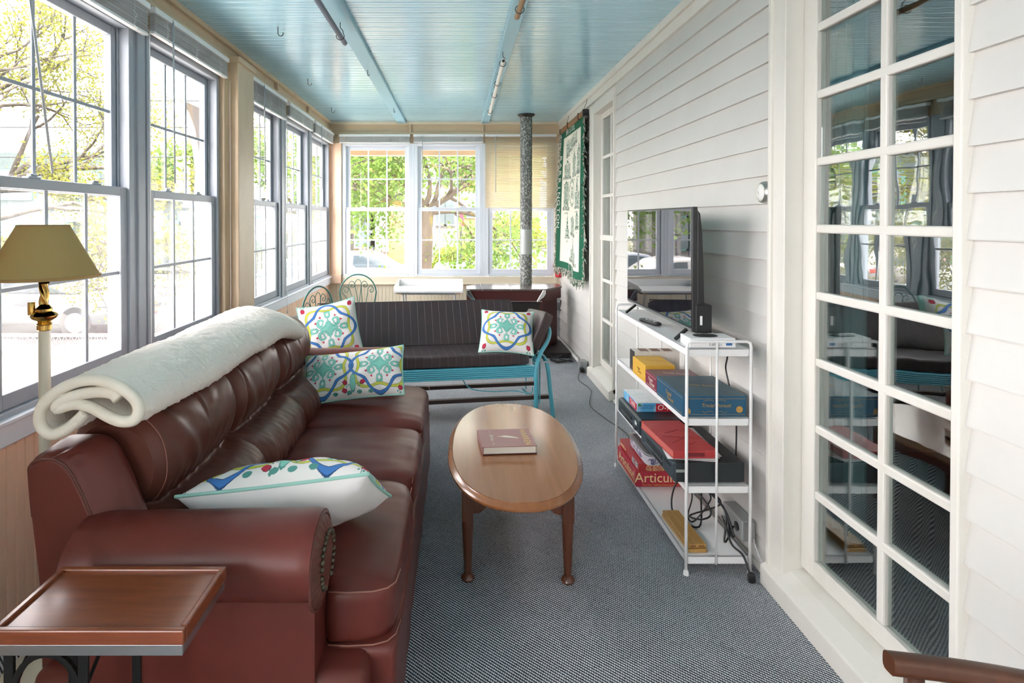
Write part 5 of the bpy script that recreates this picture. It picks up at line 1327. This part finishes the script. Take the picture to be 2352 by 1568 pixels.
def pole(name, label, a, b, r, m, ys, hollow=False):
    t = thing(name, label, 'pole', ((a[0]+b[0])/2, (a[1]+b[1])/2, a[2]-r), 'poles hung along the ceiling beams')
    O('rod', MB().tube([a, b], r, 16), m, t, smooth='auto')
    if hollow:
        d = (Vector(b)-Vector(a)).normalized(); O('open_end', MB().tube([Vector(a)-d*.001, Vector(a)+d*.01], r*.7, 14), M['black'], t)
    for y in ys:
        f = (y-a[1])/(b[1]-a[1]); x = a[0]+(b[0]-a[0])*f; z = a[2]+(b[2]-a[2])*f; P = []
        for k in range(15):
            q = pi*.30 + 2*pi*.88*k/14; P.append((x+(r+.006)*math.sin(q)*1.1, y, z+(r+.006)*math.cos(q)-.002))
        mb = MB(); mb.tube([(x,y,ZC-.027),(x,y,z+r+.035),(x+.016,y,z+r+.016)]+P, .0026, 6); O('hanger_hook', mb, M['wire'], t, smooth=True)
    return t
zp = 2.60
pole('hanging_pole', 'dark slate blue pole hung in wire hooks beside the left ceiling beam', (px(700,2.65),2.2,zp), (px(793,3.60),3.60,zp), .016, M['bluepole'], (2.5, 3.46))
pole('hanging_pole', 'brown wooden pole hung at the near end of the right ceiling beam', (.352,1.7,zp), (px(1187,3.14),3.14,zp), .0155, M['bampole'], (2.1, 3.02))
pole('hanging_pole', 'white pole hung in four wire hooks under the right ceiling beam', (px(1156,4.0),4.0,zp), (px(1124,6.0),6.0,zp), .0155, M['whitepole'], (4.06, 4.65, 5.1, 5.85), True)
# ------------------------------------------------------------------ outdoors
GZ = -.90
M['grass'] = mat('lawn', (.11,.13,.045), .95, var=((.22,.19,.12), 1.3, .42, .62), bump=[(60,.6,.02)])
M['asphalt'] = mat('asphalt', (.085,.085,.087), .9, var=((.11,.11,.11), 2, .4, .7)); M['concrete'] = mat('concrete', (.17,.16,.15), .9); M['yellowline'] = mat('yellow_road_paint', (.40,.24,.05), .8)
O('ground', MB().box(-60, 60, 7.4, 9.7, GZ-.2, GZ).box(-60, 60, 21.9, 75, GZ-.2, GZ), M['grass'], kind='structure')
M['yard'] = mat('dry_sunlit_yard', (.22,.205,.165), .95, var=((.10,.13,.05), 1.1, .56, .70), bump=[(40,.5,.02)])
M['pale_band'] = mat('pale_bounce_ground', (.62,.60,.56), .9, var=((.52,.50,.46), 2, .4, .7))  # pale ground out of view, added to bounce sunlight up to the ceiling
O('pale_band', MB().box(-5.1, -1.7, -8, 7.3, GZ-.1, GZ+.015).box(-5.1, 7, 7.3, 9.6, GZ-.1, GZ+.015), M['pale_band'], kind='structure')
O('yard', MB().box(-60, -1.7, -8, 7.4, GZ-.2, GZ).box(-1.7, 12, -14, -1.6, -.35, -.15), M['yard'], kind='structure')
O('sidewalk', MB().box(-60, 60, 9.7, 11.2, GZ-.2, GZ+.01), M['concrete'], kind='structure')
O('street', MB().box(-60, 60, 11.2, 20.6, GZ-.25, GZ-.10), M['asphalt'], kind='structure')
mb = MB(); mb.box(-60, 60, 14.3, 14.42, GZ-.12, GZ-.097); mb.box(-60, 60, 14.62, 14.74, GZ-.12, GZ-.097); O('road_line', mb, M['yellowline'], kind='structure')
O('far_sidewalk', MB().box(-60, 60, 20.6, 21.9, GZ-.2, GZ+.01), M['concrete'], kind='structure')
# chain link fence
cf = thing('chain_link_fence', 'low chain link fence with a rusty pink top rail beyond the near left windows', 'fence', (-6, 6.75, GZ))
M['rustrail'] = mat('rusty_pink_rail', (.42,.22,.17), .6); M['fencewire'] = mat('galvanised_wire', (.45,.45,.44), .4, metal=.5)
yf, zt = 6.75, px(0,1)*0 + .105
O('top_rail', MB().tube([(-12,yf,zt),(-2.2,yf,zt)], .021, 8), M['rustrail'], cf, smooth=True)
for x in (-10.4, -8.1, -5.8, -3.5): O('fence_post', MB().tube([(x,yf,GZ-.1),(x,yf,zt)], .024, 8), M['fencewire'], cf, smooth=True)
mb = MB(); s = .075; hgt = zt-GZ
x = -12.0
while x < -2.2:
    for sg in (1,-1):
        pts = []; n = int(hgt/s)
        for k in range(n+1): pts.append((x+sg*(s/2 if k % 2 else 0)*.98, yf+(.006*sg), GZ+.02+k*(hgt-.02)/n))
        mb.tube(pts, .0022, 3, cap=False)
    x += s
O('mesh', mb, M['fencewire'], cf)
# porch post with scrolled bracket just outside the second window
M['housetrim'] = mat('weathered_white_paint', (.26,.26,.26), .6)
bp = thing('porch_bracket', 'white ornamental porch post with curved bracket outside the second left window', 'post', (-1.96, 4.42, GZ))
O('shaft', MB().box(-2.02,-1.92,4.37,4.47,GZ,2.33), M['housetrim'], bp, bev=.008)
ar = [(4.37,1.55),(4.34,1.60),(4.30,1.62),(4.28,1.60),(4.29,1.70),(4.31,1.85),(4.27,2.0),(4.21,2.15),(4.12,2.26),(4.0,2.31),(3.95,2.33),(4.37,2.33)]
O('bracket', MB().prism(ar, lambda a,b,t: (t,a,b), -1.995, -1.945), M['housetrim'], bp, bev=.006)
O('bracket_roll', MB().lathe([(.045,-2.005),(.05,-1.97),(.045,-1.935)], (0,4.335,1.575), 16, 'x'), M['housetrim'], bp, smooth='auto')

# trees --------------------------------------------------------------
M['bark'] = mat('grey_bark', (.11,.09,.07), .9, var=((.05,.04,.03), (12,12,3), .4, .65), bump=[((20,20,5), .7, .02)])
M['barkyellow'] = mat('lichen_bark', (.13,.10,.075), .9, var=((.30,.23,.035), (3,3,1.2), .56, .66), bump=[((20,20,5), .7, .02)])
def leafmat(name, c1, c2, tr):
    m = mat(name, c1, .6, var=(c2, 2.5, .35, .65), spec=.2); nt = m.node_tree; p = nt.nodes['Principled BSDF']
    t = nt.nodes.new('ShaderNodeBsdfTranslucent'); t.inputs[0].default_value = (*tr, 1); x = nt.nodes.new('ShaderNodeMixShader'); x.inputs[0].default_value = .45
    nt.links.new(p.outputs[0], x.inputs[1]); nt.links.new(t.outputs[0], x.inputs[2]); nt.links.new(x.outputs[0], nt.nodes['Material Output'].inputs[0]); return m
M['leafyellow'] = leafmat('yellow_green_leaves', (.17,.20,.028), (.24,.225,.040), (.24,.25,.035)); M['leafgreen'] = leafmat('fresh_green_leaves', (.075,.16,.03), (.14,.22,.045), (.17,.26,.05)); M['leafhedge'] = leafmat('bright_hedge_leaves', (.15,.23,.025), (.24,.28,.045), (.24,.29,.035))
def leaf(mb, p, s, rr):
    n = Vector((rr.gauss(0,1), rr.gauss(0,1), rr.gauss(0,1)+.6)).normalized(); u = n.orthogonal().normalized(); u = Matrix.Rotation(rr.uniform(0,6.28), 3, n) @ u; w = n.cross(u); b = len(mb.v)
    mb.v += [tuple(p-u*s), tuple(p+w*s*.55-n*s*.12), tuple(p+u*s), tuple(p-w*s*.55-n*s*.12)]; mb.f.append((b,b+1,b+2,b+3))
def tree(label, base, trunk, seeds, depth, L0, r0, leafm, barkm, nleaf, ls, spread=.55, seed=1, up=.12, cluster=.32, group=None):
    rr = random.Random(seed); root = thing('street_tree', label, 'tree', base, 'trees outside the porch'); wd = MB(); lf = MB(); ends = []
    wd.tube(catmull([p for p, r in trunk], 5), [r for p, r in trunk for _ in range(5)][:5*(len(trunk)-1)+1], 10)
    def grow(p, d, L, r, k):
        pts = [p]; q = p; dd = d.copy(); n = 4
        for i in range(n):
            dd = (dd + Vector((rr.gauss(0,.16), rr.gauss(0,.16), rr.gauss(0,.12)+up*.3))).normalized(); q = q + dd*L/n; pts.append(q)
            if k <= 1: ends.append(q)
        wd.tube(pts, [r*(1-.45*i/n) for i in range(n+1)], 6 if k > 1 else 4, cap=False)
        if k > 0:
            for c in range(rr.choice((2,3,3)) if k > 1 else 3):
                ax = dd.orthogonal().normalized(); ax = Matrix.Rotation(rr.uniform(0,6.28), 3, dd) @ ax
                nd = (Matrix.Rotation(rr.uniform(.35,.95)*spread*1.7, 3, ax) @ dd).normalized(); st = pts[rr.choice((2,3,4,4))]
                grow(st, nd, L*rr.uniform(.62,.85), r*.58, k-1)
    for (p, d) in seeds: grow(Vector(p), Vector(d).normalized(), L0, r0, depth)
    for _ in range(nleaf):
        e = rr.choice(ends); leaf(lf, e + Vector((rr.gauss(0,cluster), rr.gauss(0,cluster), rr.gauss(0,cluster*.7))), ls*rr.uniform(.6,1.3), rr)
    O('branches', wd, barkm, root, smooth=True); O('foliage', lf, leafm, root)
    return root
bx_, by_ = -9.6, 10.6
tree('big yellow-green street tree spreading across the near left windows', (bx_,by_,GZ), [((bx_,by_,GZ),.30),((bx_+.05,by_,.6),.24),((bx_+.1,by_,2.0),.20)],
     [((bx_+.1,by_,1.9),(.75,-.1,.75)), ((bx_+.1,by_,2.0),(.25,.2,1)), ((bx_+.1,by_,1.8),(.95,.15,.35)), ((bx_+.1,by_,1.7),(-.4,-.3,.8)), ((bx_,by_,1.2),(.85,-.25,.22)), ((bx_,by_,1.5),(.5,.5,.6))], 4, 1.75, .10, M['leafyellow'], M['bark'], 30000, .034, seed=5, cluster=.20, up=.05)
fx, fy = px(975,10.3), 10.3
tree('street tree with yellow lichen on its trunk outside the middle far window', (fx,fy,GZ), [((fx-.02,fy,GZ),.17),((fx-.02,fy,.4),.145),((fx+.02,fy,1.3),.13),((fx+.06,fy,1.72),.115)],
     [((fx+.06,fy,1.65),(.35,.1,1)), ((fx+.05,fy,1.65),(-.55,.2,.9)), ((fx+.08,fy,1.6),(.85,.2,.55)), ((fx,fy,1.7),(.05,-.3,1)), ((fx,fy,1.7),(-.9,.3,.6)), ((fx+.06,fy,1.6),(.9,-.2,.25)), ((fx+.06,fy,1.65),(.6,-.4,.5)), ((fx+.04,fy,1.65),(-.8,-.3,.3))], 4, .95, .055, M['leafgreen'], M['barkyellow'], 13000, .050, seed=14, cluster=.30, up=.0, spread=.7)
tree('green tree beyond the far corner of the porch', (-7.6,18.4,GZ), [((-7.6,18.4,GZ),.2),((-7.6,18.4,1.2),.15)], [((-7.6,18.4,1.1),(.4,0,1)),((-7.6,18.4,1.1),(-.5,.2,1)),((-7.6,18.4,1.1),(.1,-.4,1))], 4, 1.2, .09, M['leafgreen'], M['bark'], 8000, .075, seed=21, cluster=.35)
tree('green tree standing between the yellow house and the street', (-4.4,23.3,GZ), [((-4.4,23.3,GZ),.16),((-4.4,23.3,1.4),.12)], [((-4.4,23.3,1.3),(.4,0,1)),((-4.4,23.3,1.3),(-.5,.1,1)),((-4.4,23.3,1.3),(.0,-.4,1))], 4, 1.3, .08, M['leafgreen'], M['bark'], 6000, .09, seed=33, cluster=.35)
def bush(label, c, h, n, ls, m, seed, name='hedge'):
    rr = random.Random(seed); root = thing(name, label, 'shrub', c); lf = MB(); wd = MB()
    for _ in range(n):
        while True:
            p = Vector((rr.uniform(-1,1), rr.uniform(-1,1), rr.uniform(0,1)))
            q = (abs(p.x)**3+abs(p.y)**3+abs(p.z)**3)
            if .35 < q < 1: break
        leaf(lf, Vector((c[0]+p.x*h[0], c[1]+p.y*h[1], c[2]+p.z*h[2]*(.9+.15*nz(p.x*3,p.y*3,seed)))), ls*rr.uniform(.6,1.3), rr)
    O('foliage', lf, m, root)
    for _ in range(14):
        a = Vector((c[0]+rr.uniform(-.7,.7)*h[0], c[1]+rr.uniform(-.5,.5)*h[1], c[2]-.02)); wd.tube([a, a+Vector((rr.uniform(-.2,.2),rr.uniform(-.2,.2),h[2]*.7))], .012, 5)
    O('stems', wd, M['bark'], root)
bush('clipped bright green hedge seen low through the middle far window', (.05,22.4,GZ), (1.08,.55,1.5), 4200, .06, M['leafhedge'], 3)
bush('tall rounded yellow-green shrub seen through the right far window', (2.55,21.6+1.6,GZ), (1.35,.9,2.75), 5200, .07, M['leafhedge'], 7, 'shrub')

# cars ---------------------------------------------------------------
M['carglass'] = mat('dark_car_window', (.05,.065,.075), .08, spec=.8); M['tyre'] = mat('tyre_rubber', (.02,.02,.02), .8); M['taillight'] = mat('red_tail_light', (.50,.03,.03), .25)
def paint(n, c): return mat(n, c, .25, coat=.6)
def car(name, label, loc, m, L=4.5, Hh=1.65, suv=True, face=1):
    x0, y0, z0 = loc; r = thing(name, label, 'car', loc, 'cars along the street'); W = .88; f = face
    X = lambda t: x0 + f*(t-.5)*L
    if suv: bodyp = [(0.02,.30),(0,.55),(.01,.86),(.05,1.0),(.97,.98),(.995,.82),(1,.5),(.98,.28)]; cab = [(.06,.98),(.13,1.52),(.20,Hh),(.52,Hh),(.60,1.54),(.745,1.0)]
    else: bodyp = [(0.01,.32),(0,.55),(.01,.82),(.06,.94),(.30,.96),(.74,.92),(.97,.80),(1,.55),(.985,.26)]; cab = [(.12,.93),(.27,Hh-.08),(.36,Hh),(.52,Hh),(.60,Hh-.06),(.77,.92)]
    mb = MB(); mb.prism([(X(a), z0+b) for a, b in bodyp], lambda a,b,t: (a,t,b), y0-W, y0+W); O('body', mb, m, r, bev=.07, seg=3, smooth=True, angle=25)
    mb = MB(); mb.prism([(X(a), z0+b) for a, b in cab], lambda a,b,t: (a,t,b), y0-W*.86, y0+W*.86); cb = O('cabin', mb, m, r, bev=.05, seg=2, smooth=True, angle=25)
    cc = Vector((sum(a for a,_ in cab)/len(cab), sum(b for _,b in cab)/len(cab)))
    for (lo, hi) in ((.0,.48),(.52,1.0)):
        ct = []
        for a, b in cab:
            a2 = cc.x+(a-cc.x)*.86; b2 = cc.y+(b-cc.y)*.80+.01; ct.append((a2,b2))
        mn, mx = min(a for a,_ in ct), max(a for a,_ in ct); s0, s1 = mn+(mx-mn)*lo, mn+(mx-mn)*hi
        def top(a):
            best = .98
            for (p, q), (p2, q2) in zip(ct, ct[1:]):
                if min(p,p2) <= a <= max(p,p2) and abs(p2-p) > 1e-6: best = max(best, q+(q2-q)*(a-p)/(p2-p))
            return best
        poly = [(s0,1.01)] + [(s0+(s1-s0)*k/10, max(1.015, top(s0+(s1-s0)*k/10))) for k in range(11)] + [(s1,1.01)]
        if not suv: poly = [(a, b-.05) for a, b in poly]
        mb = MB(); mb.prism([(X(a), z0+b) for a, b in poly], lambda a,b,t: (a,t,b), y0-W*.875, y0+W*.875); O('side_window', mb, M['carglass'], cb)
    for t in (.19, .80):
        wh = MB(); wh.lathe([(.20,-W-.01),(.33,-W-.005),(.34,-W+.03),(.34,-W+.2)], (X(t), y0, z0+.34), 24, 'y'); w = O('wheel', wh, M['tyre'], r, smooth='auto')
        hb = MB(); hb.lathe([(.0001,-W-.022),(.06,-W-.022),(.21,-W-.012),(.21,-W-.005)], (X(t), y0, z0+.34), 20, 'y'); O('hub', hb, M['steel'], w, smooth='auto')
        wh = MB(); wh.lathe([(.34,W-.2),(.34,W-.03),(.33,W+.005),(.20,W+.01)], (X(t), y0, z0+.34), 24, 'y'); O('wheel', wh, M['tyre'], r, smooth='auto')
    a = X(.02); O('tail_light', MB().box(min(a,a+f*.30), max(a,a+f*.30), y0-W-.012, y0-W+.1, z0+.72, z0+.86), M['taillight'], r, bev=.03)
    a = X(.95); O('headlight', MB().box(min(a,a-f*.25), max(a,a-f*.25), y0-W-.01, y0-W+.1, z0+.66, z0+.78), M['chrome'], r, bev=.02)
    O('door_line', MB().box(X(.46)-.006, X(.46)+.006, y0-W-.004, y0-W+.01, z0+.35, z0+.95), M['black'], r)
    return r
zs = GZ-.10
cW, cS, cD, cT, cG = paint('white_car_paint', (.26,.26,.26)), paint('silver_blue_car_paint', (.13,.15,.18)), paint('dark_grey_car_paint', (.05,.06,.065)), paint('beige_car_paint', (.10,.09,.075)), paint('silver_car_paint', (.09,.095,.10))
car('suv', 'white sport utility car parked across the street behind the stove pipe', (px(1140,19.4),19.4,zs), cW, 4.4, 1.66, True, -1)
car('sedan', 'silver-blue sedan with a red tail light outside the left far window', (px(800,18.9),18.9,zs), cS, 4.5, 1.42, False, -1)
car('sedan', 'silver car parked at the near kerb, faint through the nearest left window', (px(90,12.6),12.6,zs), cG, 4.6, 1.44, False, 1)
car('suv', 'dark grey sport utility car parked before the pale teal building', (px(215,23.0),22.9,GZ), cD, 4.6, 1.70, True, 1)
car('pickup', 'dark car parked before the teal building, seen low in the second left window', (px(375,25.6),25.6,GZ), cD, 4.7, 1.68, True, -1)
car('sedan', 'beige car parked at the far kerb, right beside the lamp shade', (px(170,19.3),19.3,zs), cT, 4.4, 1.45, False, -1)
car('sedan', 'white sedan passing beyond the far left windows', (px(690,15.9),15.9,zs), cW, 4.4, 1.43, False, -1)

# buildings ----------------------------------------------------------
def lap(name, c, c2, p=.16): return stripes(mat(name, c, .7), 'Z', p, .018, c2, .03)
M['yhouse'] = lap('pale_yellow_clapboard', (.42,.32,.14), (.27,.20,.085)); M['thouse'] = lap('pale_teal_clapboard', (.15,.215,.205), (.11,.16,.155), .3); M['whouse'] = lap('white_clapboard', (.40,.40,.39), (.27,.27,.265)); M['roofg'] = mat('grey_shingle', (.10,.10,.105), .8)
M['housetrim'] = mat('house_trim_paint', (.22,.22,.22), .6); M['teald'] = mat('dark_teal_trim', (.05,.16,.14), .6); M['dwin'] = mat('dark_house_window', (.07,.09,.10), .1)
def house(name, label, x0, x1, y0, y1, h, m, wins, roof=None, doors=(), trim=None):
    r = thing(name, label, 'building', ((x0+x1)/2,(y0+y1)/2,GZ)); O('wall', MB().box(x0,x1,y0,y1,GZ,GZ+h), m, r)
    for (x, z, w, hh) in wins:
        wf = O('window_frame', MB().box(x-w/2-.08,x+w/2+.08,y0-.05,y0+.05,GZ+z-.08,GZ+z+hh+.08), trim or M['housetrim'], r); O('pane', MB().box(x-w/2,x+w/2,y0-.06,y0+.02,GZ+z,GZ+z+hh), M['dwin'], wf); O('sash_bar', MB().box(x-w/2,x+w/2,y0-.065,y0-.055,GZ+z+hh/2-.025,GZ+z+hh/2+.025), M['housetrim'], wf)
    for (x, w, hh) in doors: O('door', MB().box(x-w/2,x+w/2,y0-.06,y0+.02,GZ,GZ+hh), M['teald'], r)
    if roof:
        mb = MB(); mb.prism([(y0-.5,GZ+h),(y1+.5,GZ+h),((y0+y1)/2,GZ+h+roof)], lambda a,b,t: (t,a,b), x0-.4, x1+.4); O('roof', mb, M['roofg'], r)
    return r
yh = house('house', 'pale yellow clapboard house across the street behind the far tree', px(795,26), px(958,26), 26, 34, 6.2, M['yhouse'], [(px(838,26),1.15,.9,1.45),(px(870,26),1.0,.75,1.6),(px(862,26),4.1,.8,1.3)], 2.2)
O('flower_box', MB().box(px(825,25.8), px(884,25.8), 25.6, 25.95, GZ+.62, GZ+.86), mat('brown_planter', (.16,.08,.06), .8), yh); O('porch_panel', MB().box(px(862,25.9),px(884,25.9),25.85,25.95,GZ+.9,GZ+2.9), mat('grey_panel', (.42,.44,.45), .6), yh)
rr = random.Random(2); mb = MB()
for _ in range(160): leaf(mb, Vector((rr.uniform(px(826,25.8),px(883,25.8)), rr.uniform(25.6,25.9), GZ+.86+rr.uniform(0,.18))), .07, rr)
O('window_flowers', mb, mat('pink_flowers', (.50,.20,.28), .8, var=((.15,.3,.06), 3, .4, .6)), yh)
house('house', 'white clapboard house far behind the hedge, right of the yellow house', px(1000,35.6), px(1046,35.6), 35.6, 42, 6.3, M['whouse'], [(px(1012,35.6),2.1,.6,1.6),(px(1033,35.6),2.1,.6,1.6),(px(1015,35.6),4.8,.7,1.4)], 2.0, doors=())
house('house', 'second yellow house farther back at the right of the middle far window', px(1048,44), px(1240,44), 44, 51, 6.3, M['yhouse'], [(px(1075,44),2.6,1.1,1.9),(px(1150,44),2.6,1.1,1.9)], 2.0)
tb_ = house('shop_building', 'long pale teal commercial building beyond the near left windows', px(-420,27), px(255,27), 27, 36, 5.6, M['thouse'], [(px(35,27),3.4,1.5,1.3),(px(205,27),3.5,.9,1.1)], None, doors=((px(12,27),1.3,2.3),(px(140,27),1.2,2.4)), trim=M['teald'])
O('louvre_panel', MB().box(px(105,26.9),px(130,26.9),26.88,27.05,GZ+2.9,GZ+4.3), stripes(mat('tan_louvre', (.42,.36,.24), .7), 'Z', .12, .05, (.25,.21,.14)), tb_)
O('teal_shutter', MB().box(px(178,26.9),px(191,26.9),26.9,27.05,GZ+2.9,GZ+4.4), M['teald'], tb_); O('shop_awning', MB().box(px(135,26.6),px(195,26.6),26.2,27.05,GZ+2.3,GZ+2.75), mat('grey_awning', (.25,.29,.28), .7), tb_)
house('shop_building', 'pale teal gabled building beyond the second left window', px(343,29), px(485,29), 29, 37, 3.5, M['thouse'], [(px(430,29),1.2,.8,1.5),(px(360,29),1.2,1.0,1.4)], 1.2, doors=((px(405,29),1.0,2.3),), trim=M['teald'])
house('house', 'white clapboard house with dark shutters beyond the far left windows', px(575,27), px(655,27), 27, 33, 3.4, M['whouse'], [(px(600,27),1.0,.8,1.5),(px(635,27),1.0,.8,1.5)], 1.0, trim=M['teald'])
house('shop_building', 'low grey-green building beyond the boxed tan post', px(490,38.5), px(572,38.5), 38.5, 45, 4.27, M['thouse'], [(px(560,38.5),1.6,1.1,1.7)], None, trim=M['teald'])
# iron fence across the street, wires, flag post
mb = MB(); it = thing('iron_fence', 'black picket fence across the street beyond the far left windows', 'fence', (px(560,22.2),22.2,GZ)); xa, xb = px(385,22.2), px(640,22.2)
for z in (.25,1.15): mb.box(xa,xb,22.18,22.22,GZ+z,GZ+z+.04)
k = xa
while k < xb: mb.box(k-.012,k+.012,22.19,22.21,GZ,GZ+1.3); k += .16
O('pickets', mb, M['blackmetal'], it)
for i, (z, lab) in enumerate(((3.55,'highest power line crossing the left windows'), (3.02,'second power line from the top in the left windows'), (2.93,'thin power line just under the second one in the left windows'), (2.55,'lowest thick power line crossing the left windows'))):
    P = [(-40+4*k, 14.2+.15*i, 1.48+(z-1.48)*1.52 + .006*(k-8)**2*.3 - .02*k*(i == 0)) for k in range(13)]
    tag(O('power_line', MB().tube(P, .015 if i != 2 else .009, 5), M['black']), lab, 'cable', 'power lines over the street')
up_ = thing('utility_pole', 'wooden utility pole beyond the far left windows', 'pole', (px(655,24),24,GZ)); O('pole_shaft', MB().tube([(px(655,24),24,GZ),(px(655,24),24,9)], .13, 10), M['bark'], up_, smooth=True); O('crossarm', MB().box(px(655,24)-1.1,px(655,24)+1.1,23.9,24.02,6.9,7.05), M['bark'], up_)
fl = thing('flag_post', 'dark post with a small red pennant before the far houses', 'post', (px(1058,21.0),21.0,GZ)); O('post_shaft', MB().box(px(1056,21),px(1061,21),20.96,21.04,GZ,1.6), M['black'], fl); O('pennant', MB().box(px(1056,21),px(1062,21)+.05,20.9,20.93,1.25,1.85), M['red'], fl, bev=.01)

def tone(k, *names):
    for n in names:
        nt = M[n].node_tree; p = nt.nodes['Principled BSDF']; c = p.inputs['Base Color'].default_value; p.inputs['Base Color'].default_value = (c[0]*k, c[1]*k, c[2]*k, 1)
        for q in nt.nodes:
            if q.type == 'VALTORGB' and any(l.to_node == p or l.to_node.type == 'MIX' and l.to_socket.name == 'A' for l in q.outputs[0].links):
                for e in q.color_ramp.elements: e.color = (e.color[0]*k, e.color[1]*k, e.color[2]*k, 1)
            if q.type == 'MIX': 
                for i in (6, 7):
                    c = q.inputs[i].default_value; q.inputs[i].default_value = (c[0]*k, c[1]*k, c[2]*k, 1)
            if q.type == 'BSDF_TRANSLUCENT': c = q.inputs[0].default_value; q.inputs[0].default_value = (c[0]*k, c[1]*k, c[2]*k, 1)
tone(.7, 'whouse')
tone(.24, 'yard', 'concrete')
tone(.6, 'asphalt', 'thouse')
tone(.40, 'grass', 'asphalt', 'yhouse', 'thouse', 'whouse', 'roofg')
tone(.58, 'leafyellow', 'bark', 'barkyellow')
tone(.80, 'leafgreen', 'leafhedge')
# ------------------------------------------------------------------ light: bright sky and a sun that stays behind the house
w = bpy.data.worlds.new('sky'); SC.world = w; w.use_nodes = True
bg = w.node_tree.nodes['Background']; bg.inputs[0].default_value = (1.0,.95,.96,1); bg.inputs[1].default_value = SKY
sl = bpy.data.lights.new('sun', 'SUN'); sl.energy = SUN; sl.angle = math.radians(2); sl.color = (1,.95,.86)
so = bpy.data.objects.new('sun', sl); COL.objects.link(so); so.rotation_euler = (math.radians(14), math.radians(19), 0)
SC.view_settings.view_transform = 'Standard'; SC.view_settings.look = 'None'; SC.view_settings.gamma = 1; SC.view_settings.use_curve_mapping = False
SC.view_settings.exposure = EXPO
SC.cycles.use_denoising = True; SC.cycles.transparent_max_bounces = 24; SC.cycles.diffuse_bounces = 6; SC.cycles.max_bounces = 14
SC.cycles.caustics_reflective = False; SC.cycles.caustics_refractive = False; SC.cycles.sample_clamp_indirect = 8
